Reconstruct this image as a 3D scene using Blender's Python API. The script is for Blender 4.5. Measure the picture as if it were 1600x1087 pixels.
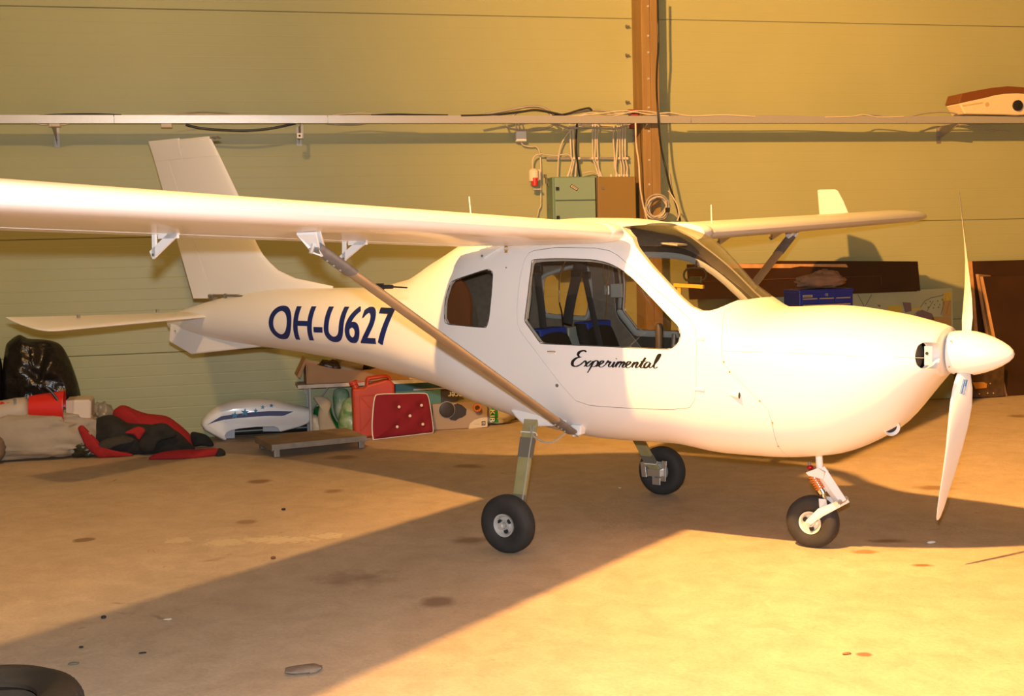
import bpy, bmesh, math, random
import numpy as np
from mathutils import Vector, Matrix, noise
from mathutils.bvhtree import BVHTree
R=math.radians
random.seed(4)
for o in list(bpy.data.objects): bpy.data.objects.remove(o)
SC=bpy.context.scene
# ------------------------------------------------------------------ camera, light, exposure
CAMP=(3.529,-5.891,1.524); YAW=R(124.495); PITCH=R(4.287); ROLL=R(-1.424); FPX=1946.33
_fw=Vector((math.cos(PITCH)*math.cos(YAW),math.cos(PITCH)*math.sin(YAW),-math.sin(PITCH)))
_r0=_fw.cross(Vector((0,0,1))).normalized(); _u0=_r0.cross(_fw)
_r=_r0*math.cos(ROLL)+_u0*math.sin(ROLL); _u=-_r0*math.sin(ROLL)+_u0*math.cos(ROLL)
cd=bpy.data.cameras.new('camera'); cam=bpy.data.objects.new('camera',cd); SC.collection.objects.link(cam)
M=Matrix((_r,_u,-_fw)).transposed().to_4x4(); M.translation=Vector(CAMP); cam.matrix_world=M
cd.sensor_fit='HORIZONTAL'; cd.sensor_width=36; cd.lens=FPX/1600*36
cd.shift_x=0; cd.shift_y=(533.5-543.5)/1600; cd.clip_end=100
SC.camera=cam
SC.view_settings.view_transform='Standard'; SC.view_settings.look='None'
SC.view_settings.gamma=1; SC.view_settings.use_curve_mapping=False
SC.view_settings.exposure=0.0
w=bpy.data.worlds.new('world'); SC.world=w; w.use_nodes=True
w.node_tree.nodes['Background'].inputs[0].default_value=(1.0,.8,.55,1); w.node_tree.nodes['Background'].inputs[1].default_value=0.03
CH=0.0
def light(name,kind,loc,col,power,aim=None,**k):
    d=bpy.data.lights.new(name,kind); d.color=col; d.energy=power
    for a,b in k.items(): setattr(d,a,b)
    o=bpy.data.objects.new(name,d); SC.collection.objects.link(o); o.location=loc
    if aim is not None: o.rotation_euler=(Vector(aim)-Vector(loc)).to_track_quat('-Z','Y').to_euler()
    return o
LAMP=(0.30,-4.1,5.45)
light('hall_floodlight','SPOT',LAMP,(1.0,.465,.11),6900,Vector(LAMP)+Vector((.74,.67,-.05)),spot_size=R(168.5),spot_blend=.62,shadow_soft_size=.10)
light('floodlight_spill','POINT',Vector(LAMP)+Vector((0,0,.02)),(1.0,.60,.22),650,shadow_soft_size=.10)
light('camera_flash','SPOT',Vector(CAMP)+Vector((-.02,.02,.17)),(.84,.89,.95),1150,Vector((-.6,0,1.0)),spot_size=R(100),spot_blend=.6,shadow_soft_size=.035)
# ------------------------------------------------------------------ frames
A=R(48.3); WS=Vector((math.cos(A),math.sin(A),0)); WN=Vector((math.sin(A),-math.cos(A),0)); W0=-4.15
def W(s,d,z): return WS*s+WN*(W0+d)+Vector((0,0,z))
def ray(px,py):
    return (_fw+_r*((px-800)/FPX)-_u*((py-533.5)/FPX)).normalized()
def U(px,py,ax,val):
    d=ray(px,py); t=(val-CAMP[ax])/d[ax]; return Vector(CAMP)+d*t
def Uw(px,py,d=0.):          # point of the plane parallel to the wall at distance d
    r=ray(px,py); c=Vector(CAMP); t=(W0+d-WN.dot(c))/WN.dot(r); return c+r*t
def sdz(v): v=Vector(v); return (WS.dot(v),WN.dot(v)-W0,v.z)
def FL(px,py,z=0.): return sdz(U(px,py,2,z))
# ------------------------------------------------------------------ materials
_mats={}
def mat(name,col,rough=.5,metal=0.,bump=0.,bscale=40.,var=0.,vscale=4.,coat=0.,emit=None,wave=None,spec=None,stretch=None,col2=None):
    if name in _mats: return _mats[name]
    m=bpy.data.materials.new(name); m.use_nodes=True; nt=m.node_tree; b=nt.nodes['Principled BSDF']
    b.inputs['Base Color'].default_value=(*col,1); b.inputs['Roughness'].default_value=rough; b.inputs['Metallic'].default_value=metal
    b.inputs['Coat Weight'].default_value=coat; b.inputs['Coat Roughness'].default_value=.08
    if spec is not None: b.inputs['Specular IOR Level'].default_value=spec
    tc=nt.nodes.new('ShaderNodeTexCoord'); src=tc.outputs['Object']
    if stretch:
        mp=nt.nodes.new('ShaderNodeMapping'); mp.inputs['Scale'].default_value=stretch; nt.links.new(src,mp.inputs[0]); src=mp.outputs[0]
    if var or col2:
        n=nt.nodes.new('ShaderNodeTexNoise'); n.inputs['Scale'].default_value=vscale; n.inputs['Detail'].default_value=5; nt.links.new(src,n.inputs[0])
        cr=nt.nodes.new('ShaderNodeValToRGB'); cr.color_ramp.elements[0].position=.3; cr.color_ramp.elements[1].position=.7
        c2=col2 or tuple(min(1,c*(1+var)) for c in col); c1=col if col2 else tuple(c*(1-var) for c in col)
        cr.color_ramp.elements[0].color=(*c1,1); cr.color_ramp.elements[1].color=(*c2,1)
        nt.links.new(n.outputs[0],cr.inputs[0]); nt.links.new(cr.outputs[0],b.inputs['Base Color'])
    if bump:
        n=nt.nodes.new('ShaderNodeTexNoise'); n.inputs['Scale'].default_value=bscale; n.inputs['Detail'].default_value=6; nt.links.new(src,n.inputs[0])
        bp=nt.nodes.new('ShaderNodeBump'); bp.inputs['Strength'].default_value=min(1,bump); bp.inputs['Distance'].default_value=.01*max(1,bump)
        nt.links.new(n.outputs[0],bp.inputs['Height']); nt.links.new(bp.outputs[0],b.inputs['Normal'])
    _mats[name]=m; return m
WHITE=mat('white_gelcoat',(.75,.75,.745),.38,coat=.25)
WHITEM=mat('white_matt_paint',(.74,.74,.73),.5)
ALU=mat('aluminium',(.62,.61,.58),.38,.9,bump=.08,bscale=90)
ALUD=mat('dull_aluminium',(.34,.31,.27),.5,.6,var=.12,vscale=20)
STEEL=mat('zinc_steel',(.60,.60,.58),.45,.55)
BRONZE=mat('bare_strut_alloy',(.46,.36,.23),.42,.55,var=.08,vscale=9)
SLEEVE=mat('grey_strut_sleeve',(.19,.19,.19),.5,.3,var=.15,vscale=22)
RUB=mat('tyre_rubber',(.022,.020,.018),.75,bump=.15,bscale=60,var=.25,vscale=9)
BLACK=mat('black_matt',(.012,.012,.012),.6)
BLACKP=mat('black_plastic',(.02,.02,.02),.35)
NAVY=mat('navy_vinyl',(.006,.018,.13),.4)
INK=mat('black_vinyl',(.008,.008,.009),.4)
OLIVE=mat('olive_fibreglass',(.31,.28,.13),.4,var=.12,vscale=14)
GLUE=mat('dark_tape',(.15,.14,.11),.5)
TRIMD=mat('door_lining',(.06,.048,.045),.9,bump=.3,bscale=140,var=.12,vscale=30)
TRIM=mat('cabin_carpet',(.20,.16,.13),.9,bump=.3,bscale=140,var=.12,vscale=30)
BELT=mat('belt_webbing',(.035,.032,.035),.8)
BLUE=mat('seat_blue',(.02,.055,.42),.8)
SEATB=mat('seat_black',(.018,.014,.013),.85)
GREYT=mat('grey_frame',(.42,.43,.42),.5)
RED=mat('red_plastic',(.62,.02,.015),.4)
REDC=mat('red_cloth',(.33,.015,.015),.95,bump=.4,bscale=60)
BLKC=mat('black_cloth',(.022,.020,.017),.95,bump=.4,bscale=60,var=.3,vscale=8)
CAB=mat('cable_cream',(.60,.52,.40),.5)
CABB=mat('cable_black',(.02,.02,.02),.5)
CABO=mat('cable_grey',(.36,.33,.27),.55)
TRAY=mat('tray_galvanised',(.58,.56,.53),.33,.55,bump=.05,bscale=30)
TIMB=mat('post_timber',(.215,.13,.042),.65,col2=(.28,.17,.058),vscale=3,stretch=(6,6,.5),bump=.2,bscale=18)
CARD=mat('cardboard',(.40,.23,.11),.85,var=.06,vscale=6)
PLYB=mat('film_faced_ply',(.040,.016,.007),.38,var=.25,vscale=3)
PLYE=mat('ply_edge',(.52,.27,.10),.7,var=.2,vscale=12)
WOODG=mat('weathered_wood',(.27,.19,.115),.85,var=.2,vscale=7,bump=.2,bscale=30)
BAGP=mat('black_bin_liner',(.012,.010,.009),.25,bump=4.,bscale=5)
TARP=mat('beige_tarpaulin',(.34,.28,.20),.6,bump=.5,bscale=10,var=.1,vscale=5)
GREENC=mat('cabinet_green',(.20,.30,.22),.5)
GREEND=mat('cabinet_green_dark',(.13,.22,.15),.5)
OCH=mat('cabinet_ochre',(.22,.14,.035),.5)
JERRY=mat('jerrycan_red',(.50,.05,.012),.45,var=.1,vscale=7)
CUSH=mat('cushion_red',(.22,.008,.02),.9,bump=.25,bscale=30)
PIPING=mat('white_piping',(.75,.70,.62),.8)
CREAMB=mat('cream_button',(.72,.62,.48),.6)
TOOLB=mat('toolchest_blue',(.015,.03,.27),.4)
PALE=mat('pale_label',(.55,.45,.27),.5)
BRASS=mat('brass',(.6,.38,.12),.4,.8)
ORNG=mat('spring_orange',(.62,.17,.03),.45)
CHROME=mat('chrome',(.75,.75,.73),.15,1.)
def glassmat(name,tint,gl=.08):
    m=bpy.data.materials.new(name); m.use_nodes=True; nt=m.node_tree; nt.nodes.clear()
    o=nt.nodes.new('ShaderNodeOutputMaterial'); t=nt.nodes.new('ShaderNodeBsdfTransparent'); t.inputs[0].default_value=(*tint,1)
    g=nt.nodes.new('ShaderNodeBsdfGlossy'); g.inputs['Roughness'].default_value=.03; g.inputs[0].default_value=(1,1,1,1)
    lw=nt.nodes.new('ShaderNodeLayerWeight'); lw.inputs[0].default_value=.5; pw=nt.nodes.new('ShaderNodeMath'); pw.operation='POWER'; pw.inputs[1].default_value=4.; nt.links.new(lw.outputs['Facing'],pw.inputs[0]); f=nt.nodes.new('ShaderNodeMath'); f.operation='MULTIPLY_ADD'; f.inputs[1].default_value=.5; f.inputs[2].default_value=.03; nt.links.new(pw.outputs[0],f.inputs[0])
    mx=nt.nodes.new('ShaderNodeMixShader'); nt.links.new(f.outputs[0],mx.inputs[0]); nt.links.new(t.outputs[0],mx.inputs[1]); nt.links.new(g.outputs[0],mx.inputs[2]); nt.links.new(mx.outputs[0],o.inputs[0])
    return m
GLASS=glassmat('perspex',(.90,.89,.86))
CLEARB=mat('clear_poly_bag',(.45,.50,.42),.25,bump=.9,bscale=14,col2=(.10,.28,.09),vscale=9)

# ------------------------------------------------------------------ mesh building
ORG={}
def link(o): SC.collection.objects.link(o)
def props(o,label=None,cat=None,group=None,kind=None):
    if label:o['label']=label
    if cat:o['category']=cat
    if group:o['group']=group
    if kind:o['kind']=kind
    return o
def thing(name,loc,label,cat,group=None,kind=None):
    o=bpy.data.objects.new(name,None); link(o); o.location=loc; o.empty_display_size=.1; ORG[o.name]=Vector(loc)
    return props(o,label,cat,group,kind)
class MB:
    def __init__(s): s.v=[];s.f=[];s.m=[]
    def add(s,vs,fs,mi=0):
        b=len(s.v); s.v+= [Vector(v) for v in vs]; s.f+=[tuple(b+i for i in f) for f in fs]; s.m+=[mi]*len(fs); return s
    def box(s,o,ax,ay,az,mi=0,bev=0):     # o corner, three edge vectors
        o,ax,ay,az=map(Vector,(o,ax,ay,az))
        vs=[o,o+ax,o+ax+ay,o+ay,o+az,o+ax+az,o+ax+ay+az,o+ay+az]
        fs=[(0,3,2,1),(4,5,6,7),(0,1,5,4),(1,2,6,5),(2,3,7,6),(3,0,4,7)]
        if ax.cross(ay).dot(az)<0: fs=[f[::-1] for f in fs]
        return s.add(vs,fs,mi)
    def wbox(s,s0,s1,d0,d1,z0,z1,mi=0,rot=0):  # box in wall frame
        if rot:
            c=((s0+s1)/2,(d0+d1)/2); ca,sa=math.cos(rot),math.sin(rot)
            def P(a,b,z):
                x,y=a-c[0],b-c[1]; return W(c[0]+x*ca-y*sa,c[1]+x*sa+y*ca,z)
            o=P(s0,d0,z0); return s.box(o,P(s1,d0,z0)-o,P(s0,d1,z0)-o,P(s0,d0,z1)-o,mi)
        o=W(s0,d0,z0); return s.box(o,W(s1,d0,z0)-o,W(s0,d1,z0)-o,W(s0,d0,z1)-o,mi)
    def rings(s,rs,closed=True,cap0=True,cap1=True,mi=0):
        n=len(rs[0]);vs=[v for r in rs for v in r];fs=[]
        for i in range(len(rs)-1):
            for j in range(n if closed else n-1):
                k=(j+1)%n; fs.append((i*n+j,i*n+k,(i+1)*n+k,(i+1)*n+j))
        if cap0: fs.append(tuple(range(n))[::-1])
        if cap1: fs.append(tuple((len(rs)-1)*n+j for j in range(n)))
        return s.add(vs,fs,mi)
    def tube(s,pts,r,n=8,mi=0,flat=1.,up=None,caps=True,loop=False):
        pts=[Vector(p) for p in pts]; N=len(pts)
        if not isinstance(r,(list,tuple)): r=[r]*N
        rs=[];prev=None
        for i,p in enumerate(pts):
            if loop: t=(pts[(i+1)%N]-pts[i-1]).normalized()
            else: t=(pts[min(i+1,N-1)]-pts[max(i-1,0)]).normalized()
            if up is not None: a=Vector(up); a=(a-t*a.dot(t)).normalized()
            elif prev is None:
                a=Vector((0,0,1)) if abs(t.z)<.9 else Vector((1,0,0)); a=(a-t*a.dot(t)).normalized()
            else: a=(prev-t*prev.dot(t)).normalized()
            prev=a; b=t.cross(a)
            rs.append([p+(a*math.cos(2*math.pi*j/n)+b*math.sin(2*math.pi*j/n)*flat)*r[i] for j in range(n)])
        if loop: rs.append(rs[0]); caps=False
        return s.rings(rs,True,caps,caps,mi)
    def cyl(s,p0,p1,r0,r1=None,n=20,mi=0):
        return s.tube([p0,p1],[r0,r0 if r1 is None else r1],n,mi)
    def lathe(s,c,axis,prof,n=32,mi=0,cap=False):   # prof: (t along axis, radius)
        c=Vector(c);t=Vector(axis).normalized(); a=Vector((0,0,1)) if abs(t.z)<.9 else Vector((1,0,0)); a=(a-t*a.dot(t)).normalized(); b=t.cross(a)
        rs=[[c+t*q+(a*math.cos(2*math.pi*j/n)+b*math.sin(2*math.pi*j/n))*rr for j in range(n)] for q,rr in prof]
        return s.rings(rs,True,cap,cap,mi)
    def prism(s,poly,vec,mi=0):   # 3D polygon extruded
        poly=[Vector(p) for p in poly]; vec=Vector(vec); n=len(poly)
        nn=Vector((0,0,0))
        for i in range(n): nn+=poly[i].cross(poly[(i+1)%n])
        if nn.dot(vec)<0: poly=poly[::-1]
        return s.rings([poly,[p+vec for p in poly]],True,True,True,mi)
    def sphere(s,c,r,n=12,m=8,mi=0,sc=(1,1,1)):
        c=Vector(c)
        rs=[[c+Vector((r*sc[0]*math.sin(a)*math.cos(b),r*sc[1]*math.sin(a)*math.sin(b),-r*sc[2]*math.cos(a))) for b in [2*math.pi*j/n for j in range(n)]] for a in [math.pi*(.02+.96*i/m) for i in range(m+1)]]
        return s.rings(rs,True,True,True,mi)
    def build(s,name,mats,parent=None,smooth=None,label=None,cat=None,group=None,kind=None,bevel=0,fix=False):
        if not isinstance(mats,(list,tuple)): mats=[mats]
        if parent is not None: org=ORG[parent.name]
        else:
            xs=[v.x for v in s.v];ys=[v.y for v in s.v];zs=[v.z for v in s.v]
            org=Vector(((min(xs)+max(xs))/2,(min(ys)+max(ys))/2,min(zs)))
        me=bpy.data.meshes.new(name); me.from_pydata([v-org for v in s.v],[],s.f)
        for m in mats: me.materials.append(m)
        me.polygons.foreach_set('material_index',s.m)
        if fix:
            bm=bmesh.new(); bm.from_mesh(me); bmesh.ops.recalc_face_normals(bm,faces=bm.faces); bm.to_mesh(me); bm.free()
        if smooth is not None:
            me.polygons.foreach_set('use_smooth',[True]*len(me.polygons)); me.set_sharp_from_angle(angle=R(smooth))
        o=bpy.data.objects.new(name,me); link(o)
        if parent is not None: o.parent=parent
        else: o.location=org
        ORG[o.name]=org
        if bevel:
            b=o.modifiers.new('bevel','BEVEL'); b.width=bevel; b.segments=2; b.limit_method='ANGLE'; b.angle_limit=R(50)
        return props(o,label,cat,group,kind)
def crom(pts,k=6,loop=False):
    pts=[Vector(p) for p in pts];n=len(pts);out=[]
    rng=range(n) if loop else range(n-1)
    for i in rng:
        if loop: a,b,c,d=pts[i-1],pts[i],pts[(i+1)%n],pts[(i+2)%n]
        else: a,b,c,d=pts[max(i-1,0)],pts[i],pts[i+1],pts[min(i+2,n-1)]
        for j in range(k):
            t=j/k; out.append(.5*((2*b)+(c-a)*t+(2*a-5*b+4*c-d)*t*t+(3*b-a-3*c+d)*t*t*t))
    if not loop: out.append(pts[-1])
    return out
def lump(s,c,size,amp=.2,seed=0,n=40,vm=26,sq=2.6,freq=2.2,ridge=.0,mi=0,flatbase=True,rot=0.,zr=0):
    """ a crumpled heap: superellipsoid with folded surface; base stays on the floor """
    c=Vector(c);rs=[]
    for i in range(vm+1):
        a=math.pi*(.015+.97*i/vm)-math.pi/2; row=[]
        for j in range(n):
            b=2*math.pi*j/n
            ca,sa=math.cos(a),math.sin(a);cb,sb=math.cos(b),math.sin(b)
            e=2/sq; f=lambda q:math.copysign(abs(q)**e,q)
            d=Vector((f(ca)*f(cb),f(ca)*f(sb),f(sa)))
            q=d*freq+Vector((seed*7.3,seed*3.1,seed))
            nz=noise.noise(q)+.5*noise.noise(q*2.1)
            rd=(1-abs(noise.noise(q*1.7+Vector((3,1,2))))*2.5)+.45*(1-abs(noise.noise(q*4.1+Vector((1,5,2))))*2.5)
            k=1+amp*nz+ridge*rd
            v=Vector((d.x*size[0],d.y*size[1],d.z*size[2]))*k*.5
            if flatbase and v.z<-size[2]*.46: v.z=-size[2]*.46+ (v.z+size[2]*.46)*.05
            x,y=v.x,v.y; v=WS*(x*math.cos(rot)-y*math.sin(rot))+WN*(x*math.sin(rot)+y*math.cos(rot))+Vector((0,0,v.z+zr*x))
            row.append(c+v+Vector((0,0,size[2]*.5)))
        rs.append(row)
    s.rings(rs,True,True,True,mi); return s

def puffy(mb,outline,d,th,amp=.012,seed=0,fr=9.,pw=2.4,mi=0,k_=4,zmin=.003):
    """ cloth or bag: outline at wall distance d, filled out to real thickness th with creases """
    E=crom([Uw(x,y,d) for x,y in outline],k_,loop=True); cen=sum(E,Vector())/len(E)
    ks=[1,.985,.95,.9,.82,.73,.63,.53,.42,.31,.2,.1,.02]
    for sg in (1,-1):
        rs=[]
        for k in ks:
            row=[]
            for e in E:
                v=cen+(e-cen)*k; h=th*.5*(1-k**pw)**.55
                q=v*fr+Vector((seed*3.7,seed*1.3,seed*2.1)); nz=noise.noise(q)+.6*(1-2.5*abs(noise.noise(q*.8+Vector((4,1,0)))))
                v=v+WN*(sg*(h+amp*nz*(1-k**6)*(1.2 if sg>0 else .3)))
                if v.z<zmin: v.z=zmin
                row.append(v)
            rs.append(row if sg>0 else row[::-1])
        mb.rings(rs,cap0=False,mi=mi)
    return mb
# ------------------------------------------------------------------ the setting
S0,S1,D1,HZ=-8.5,9.5,15.5,6.4
# floor
def floor_mat():
    m=bpy.data.materials.new('concrete_floor'); m.use_nodes=True; nt=m.node_tree; b=nt.nodes['Principled BSDF']; L=nt.links.new
    b.inputs['Roughness'].default_value=.62; b.inputs['Specular IOR Level'].default_value=.35
    tc=nt.nodes.new('ShaderNodeTexCoord')
    def nz(sc,det=6,dist=0,rough=.6):
        n=nt.nodes.new('ShaderNodeTexNoise'); n.inputs['Scale'].default_value=sc; n.inputs['Detail'].default_value=det; n.inputs['Distortion'].default_value=dist; n.inputs['Roughness'].default_value=rough; L(tc.outputs['Object'],n.inputs[0]); return n.outputs[0]
    def ramp(i,p0,p1,c0,c1):
        r=nt.nodes.new('ShaderNodeValToRGB'); r.color_ramp.elements[0].position=p0; r.color_ramp.elements[1].position=p1; r.color_ramp.elements[0].color=(*c0,1); r.color_ramp.elements[1].color=(*c1,1); L(i,r.inputs[0]); return r.outputs[0]
    def mul(a,bb,f=1.,bt='MULTIPLY'):
        x=nt.nodes.new('ShaderNodeMixRGB'); x.blend_type=bt
        if isinstance(f,float): x.inputs[0].default_value=f
        else: L(f,x.inputs[0])
        L(a,x.inputs[1])
        if isinstance(bb,tuple): x.inputs[2].default_value=(*bb,1)
        else: L(bb,x.inputs[2])
        return x.outputs[0]
    base=ramp(nz(.9,8),.3,.7,(.50,.385,.265),(.60,.475,.345))
    base=mul(base,ramp(nz(7,8,.6),.35,.62,(.86,.84,.82),(1,1,1)))
    base=mul(base,ramp(nz(60,4),.35,.6,(.88,.88,.88),(1,1,1)))
    base=mul(base,ramp(nz(3.1,9,1.2,.7),.30,.36,(.66,.60,.55),(1,1,1)))
    sx=nt.nodes.new('ShaderNodeSeparateXYZ'); L(tc.outputs['Object'],sx.inputs[0])
    wob=nz(9,4)
    def ell(px,py,rw,rh,c,bt='MIX',fuzz=.25,nk=1.2,ns=None):
        p=U(px,py,2,0.); q=U(px+rw,py,2,0.); t=U(px,py+rh,2,0.)
        a1=(q-p).length; a2=(t-p).length
        mp=nt.nodes.new('ShaderNodeMapping'); mp.vector_type='TEXTURE'
        mp.inputs['Location'].default_value=(p.x,p.y,0); mp.inputs['Rotation'].default_value=(0,0,math.atan2((q-p).y,(q-p).x)); mp.inputs['Scale'].default_value=(a1,a2,1e3)
        L(tc.outputs['Object'],mp.inputs[0])
        ln=nt.nodes.new('ShaderNodeVectorMath'); ln.operation='LENGTH'; L(mp.outputs[0],ln.inputs[0])
        ad=nt.nodes.new('ShaderNodeMath'); ad.operation='MULTIPLY_ADD'; L(ns or wob,ad.inputs[0]); ad.inputs[1].default_value=nk; L(ln.outputs['Value'],ad.inputs[2])
        mr=nt.nodes.new('ShaderNodeMapRange'); mr.inputs['From Min'].default_value=1+nk*.5; mr.inputs['From Max'].default_value=1+nk*.5-fuzz; L(ad.outputs[0],mr.inputs['Value'])
        return mr.outputs[0],c
    flake=nz(24,5,.4)
    for e in [ell(683,940,34,11,(.25,.165,.11),nk=.8,fuzz=.5),ell(735,844,40,8,(.26,.175,.11),nk=1.,fuzz=.7),ell(405,752,22,4,(.27,.17,.10),nk=.9,fuzz=.5),ell(385,815,20,4.5,(.30,.20,.12),nk=.9,fuzz=.5),
              ell(520,767,20,4,(.29,.19,.11),nk=.9,fuzz=.6),ell(535,714,28,4,(.27,.18,.10),nk=.9,fuzz=.5),ell(1440,883,20,3,(.24,.14,.06),nk=1.3,fuzz=.5),ell(1350,862,26,4,(.30,.20,.11),nk=1.3,fuzz=.5),
              ell(1350,1022,16,4,(.22,.13,.07),nk=1.5,fuzz=.4),ell(560,903,70,14,(.30,.21,.14),nk=2.2,fuzz=.9),ell(1460,762,40,5,(.28,.18,.10),nk=1.4,fuzz=.6),ell(1390,845,40,4,(.25,.16,.09),nk=1.4,fuzz=.6),
              ell(1590,650,20,3,(.25,.16,.09),nk=1.4,fuzz=.6),ell(130,843,18,4,(.24,.16,.09),nk=1.6,fuzz=.4),ell(735,728,30,4,(.28,.18,.10),nk=1.2,fuzz=.6)]:
        base=mul(base,e[1],e[0],'MIX')
    for e in [ell(430,843,56,5,(.60,.50,.34),fuzz=.12,nk=3.2,ns=flake),ell(350,847,32,5,(.58,.48,.33),fuzz=.12,nk=3.0,ns=flake),ell(510,837,26,4.5,(.6,.5,.34),fuzz=.12,nk=3.0,ns=flake),ell(280,844,20,4,(.56,.46,.32),fuzz=.12,nk=3.,ns=flake)]:
        base=mul(base,e[1],e[0],'MIX')
    L(base,b.inputs['Base Color'])
    bp=nt.nodes.new('ShaderNodeBump'); bp.inputs['Strength'].default_value=.5; bp.inputs['Distance'].default_value=.006; L(nz(28,9,.3,.7),bp.inputs['Height']); L(bp.outputs[0],b.inputs['Normal'])
    return m
mb=MB(); o=W(S0,0,-.15); mb.box(o,W(S1,0,-.15)-o,W(S0,D1,-.15)-o,(0,0,.15))
fl=mb.build('floor',floor_mat(),kind='structure'); 
fl.data.transform(Matrix.Translation(fl.location)); fl.location=(0,0,0); ORG['floor']=Vector((0,0,0))
# wall of horizontal sandwich panels
def wall_mat():
    m=bpy.data.materials.new('wall_sheet_green'); m.use_nodes=True; nt=m.node_tree; b=nt.nodes['Principled BSDF']; L=nt.links.new
    b.inputs['Roughness'].default_value=.42; b.inputs['Specular IOR Level'].default_value=.35
    g=nt.nodes.new('ShaderNodeNewGeometry'); sx=nt.nodes.new('ShaderNodeSeparateXYZ'); L(g.outputs['Position'],sx.inputs[0])
    n=nt.nodes.new('ShaderNodeTexNoise'); n.inputs['Scale'].default_value=1.1; n.inputs['Detail'].default_value=5; L(g.outputs['Position'],n.inputs[0])
    r=nt.nodes.new('ShaderNodeValToRGB'); r.color_ramp.elements[0].position=.3; r.color_ramp.elements[1].position=.7
    r.color_ramp.elements[0].color=(.345,.350,.170,1); r.color_ramp.elements[1].color=(.370,.372,.185,1); L(n.outputs[0],r.inputs[0]); L(r.outputs[0],b.inputs['Base Color'])
    mt=nt.nodes.new('ShaderNodeMath'); mt.operation='MULTIPLY'; mt.inputs[1].default_value=1/.0902; L(sx.outputs[2],mt.inputs[0])
    fr=nt.nodes.new('ShaderNodeMath'); fr.operation='FRACT'; L(mt.outputs[0],fr.inputs[0])
    pp=nt.nodes.new('ShaderNodeMath'); pp.operation='PINGPONG'; pp.inputs[1].default_value=.5; L(fr.outputs[0],pp.inputs[0])
    mr=nt.nodes.new('ShaderNodeMapRange'); mr.inputs['From Max'].default_value=.07; mr.inputs['From Min'].default_value=0.; L(pp.outputs[0],mr.inputs['Value'])
    n2=nt.nodes.new('ShaderNodeTexNoise'); n2.inputs['Scale'].default_value=90; L(g.outputs['Position'],n2.inputs[0])
    ad=nt.nodes.new('ShaderNodeMath'); ad.operation='MULTIPLY_ADD'; ad.inputs[1].default_value=.12; L(n2.outputs[0],ad.inputs[0]); L(mr.outputs[0],ad.inputs[2])
    bp=nt.nodes.new('ShaderNodeBump'); bp.inputs['Strength'].default_value=.35; bp.inputs['Distance'].default_value=.0022; L(ad.outputs[0],bp.inputs['Height']); L(bp.outputs[0],b.inputs['Normal'])
    return m
WALLM=wall_mat(); DARKJ=mat('joint_shadow_gap',(.20,.20,.11),.8)
mb=MB(); mb.wbox(S0,S1,-.12,-.008,-.05,HZ); wb=mb.build('wall_back',DARKJ,kind='structure')
z1_=Uw(200,553.2,0).z; z2_=Uw(1520,343.4,0).z; z4_=Uw(800,25.5,0).z
print('seams',z1_,z2_,z4_)
zs=[0,z1_,z2_,(z2_+z4_)/2,z4_,z4_+.92,z4_+1.84,HZ]
for i in range(len(zs)-1):
    mb=MB(); mb.wbox(S0,S1,-.01,0,zs[i]+.003,zs[i+1]-.003)
    mb.build('wall_panel',WALLM,wb,bevel=.004)
PLAIN=mat('hall_wall_plain',(.14,.15,.11),.6)
mb=MB(); mb.wbox(S0-.15,S0,-.1,D1+.15,0,HZ); mb.build('wall_left',PLAIN,kind='structure')
mb=MB(); mb.wbox(S1,S1+.15,-.1,D1+.15,0,HZ); mb.build('wall_right',PLAIN,kind='structure')
mb=MB(); mb.wbox(S0,S1,D1,D1+.15,0,HZ); mb.build('wall_front',PLAIN,kind='structure')
mb=MB(); mb.wbox(S0-.15,S1+.15,-.12,D1+.15,HZ,HZ+.15); mb.build('ceiling',mat('ceiling_sheet',(.14,.13,.11),.7),kind='structure')
# timber post
sL=sdz(Uw(1003,100,.25))[0]; sR=sdz(Uw(1030,100,.25))[0]
post=thing('timber_post',W((sL+sR)/2,.12,0),'tall bolted timber post standing against the green hangar wall','post')
mb=MB(); mb.wbox(sL,(sL+sR)/2-.001,0.002,.25,0,HZ-.01); mb.build('timber_plank',TIMB,post,bevel=.004)
mb=MB(); mb.wbox((sL+sR)/2+.001,sR,0.002,.247,0,HZ-.01); mb.build('timber_plank',TIMB,post,bevel=.004)
for py in (10,56,82,123,168,205,250,288):
    p=Uw(1012.3+py*.0075,py,.25); mb=MB(); mb.cyl(p,p+WN*.006,.011,.009,12); mb.build('bolt',STEEL,post)
for py in (41,86,159,245):
    p=Uw(983.5,py,.03); mb=MB(); mb.cyl(p,p-WS*.03,.008,n=8); mb.cyl(p-WS*.025,p-WS*.035,.013,n=6); mb.build('side_bolt',GLUE,post)
mb=MB(); p=Uw(992,178,.09); mb.box(p,WS*-.06,WN*.08,(0,0,-.13)); mb.box(p+Vector((0,0,.03)),WS*-.09,WN*.1,(0,0,-.03)); mb.build('red_bracket',mat('red_oxide',(.28,.03,.015),.6),post)
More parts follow.
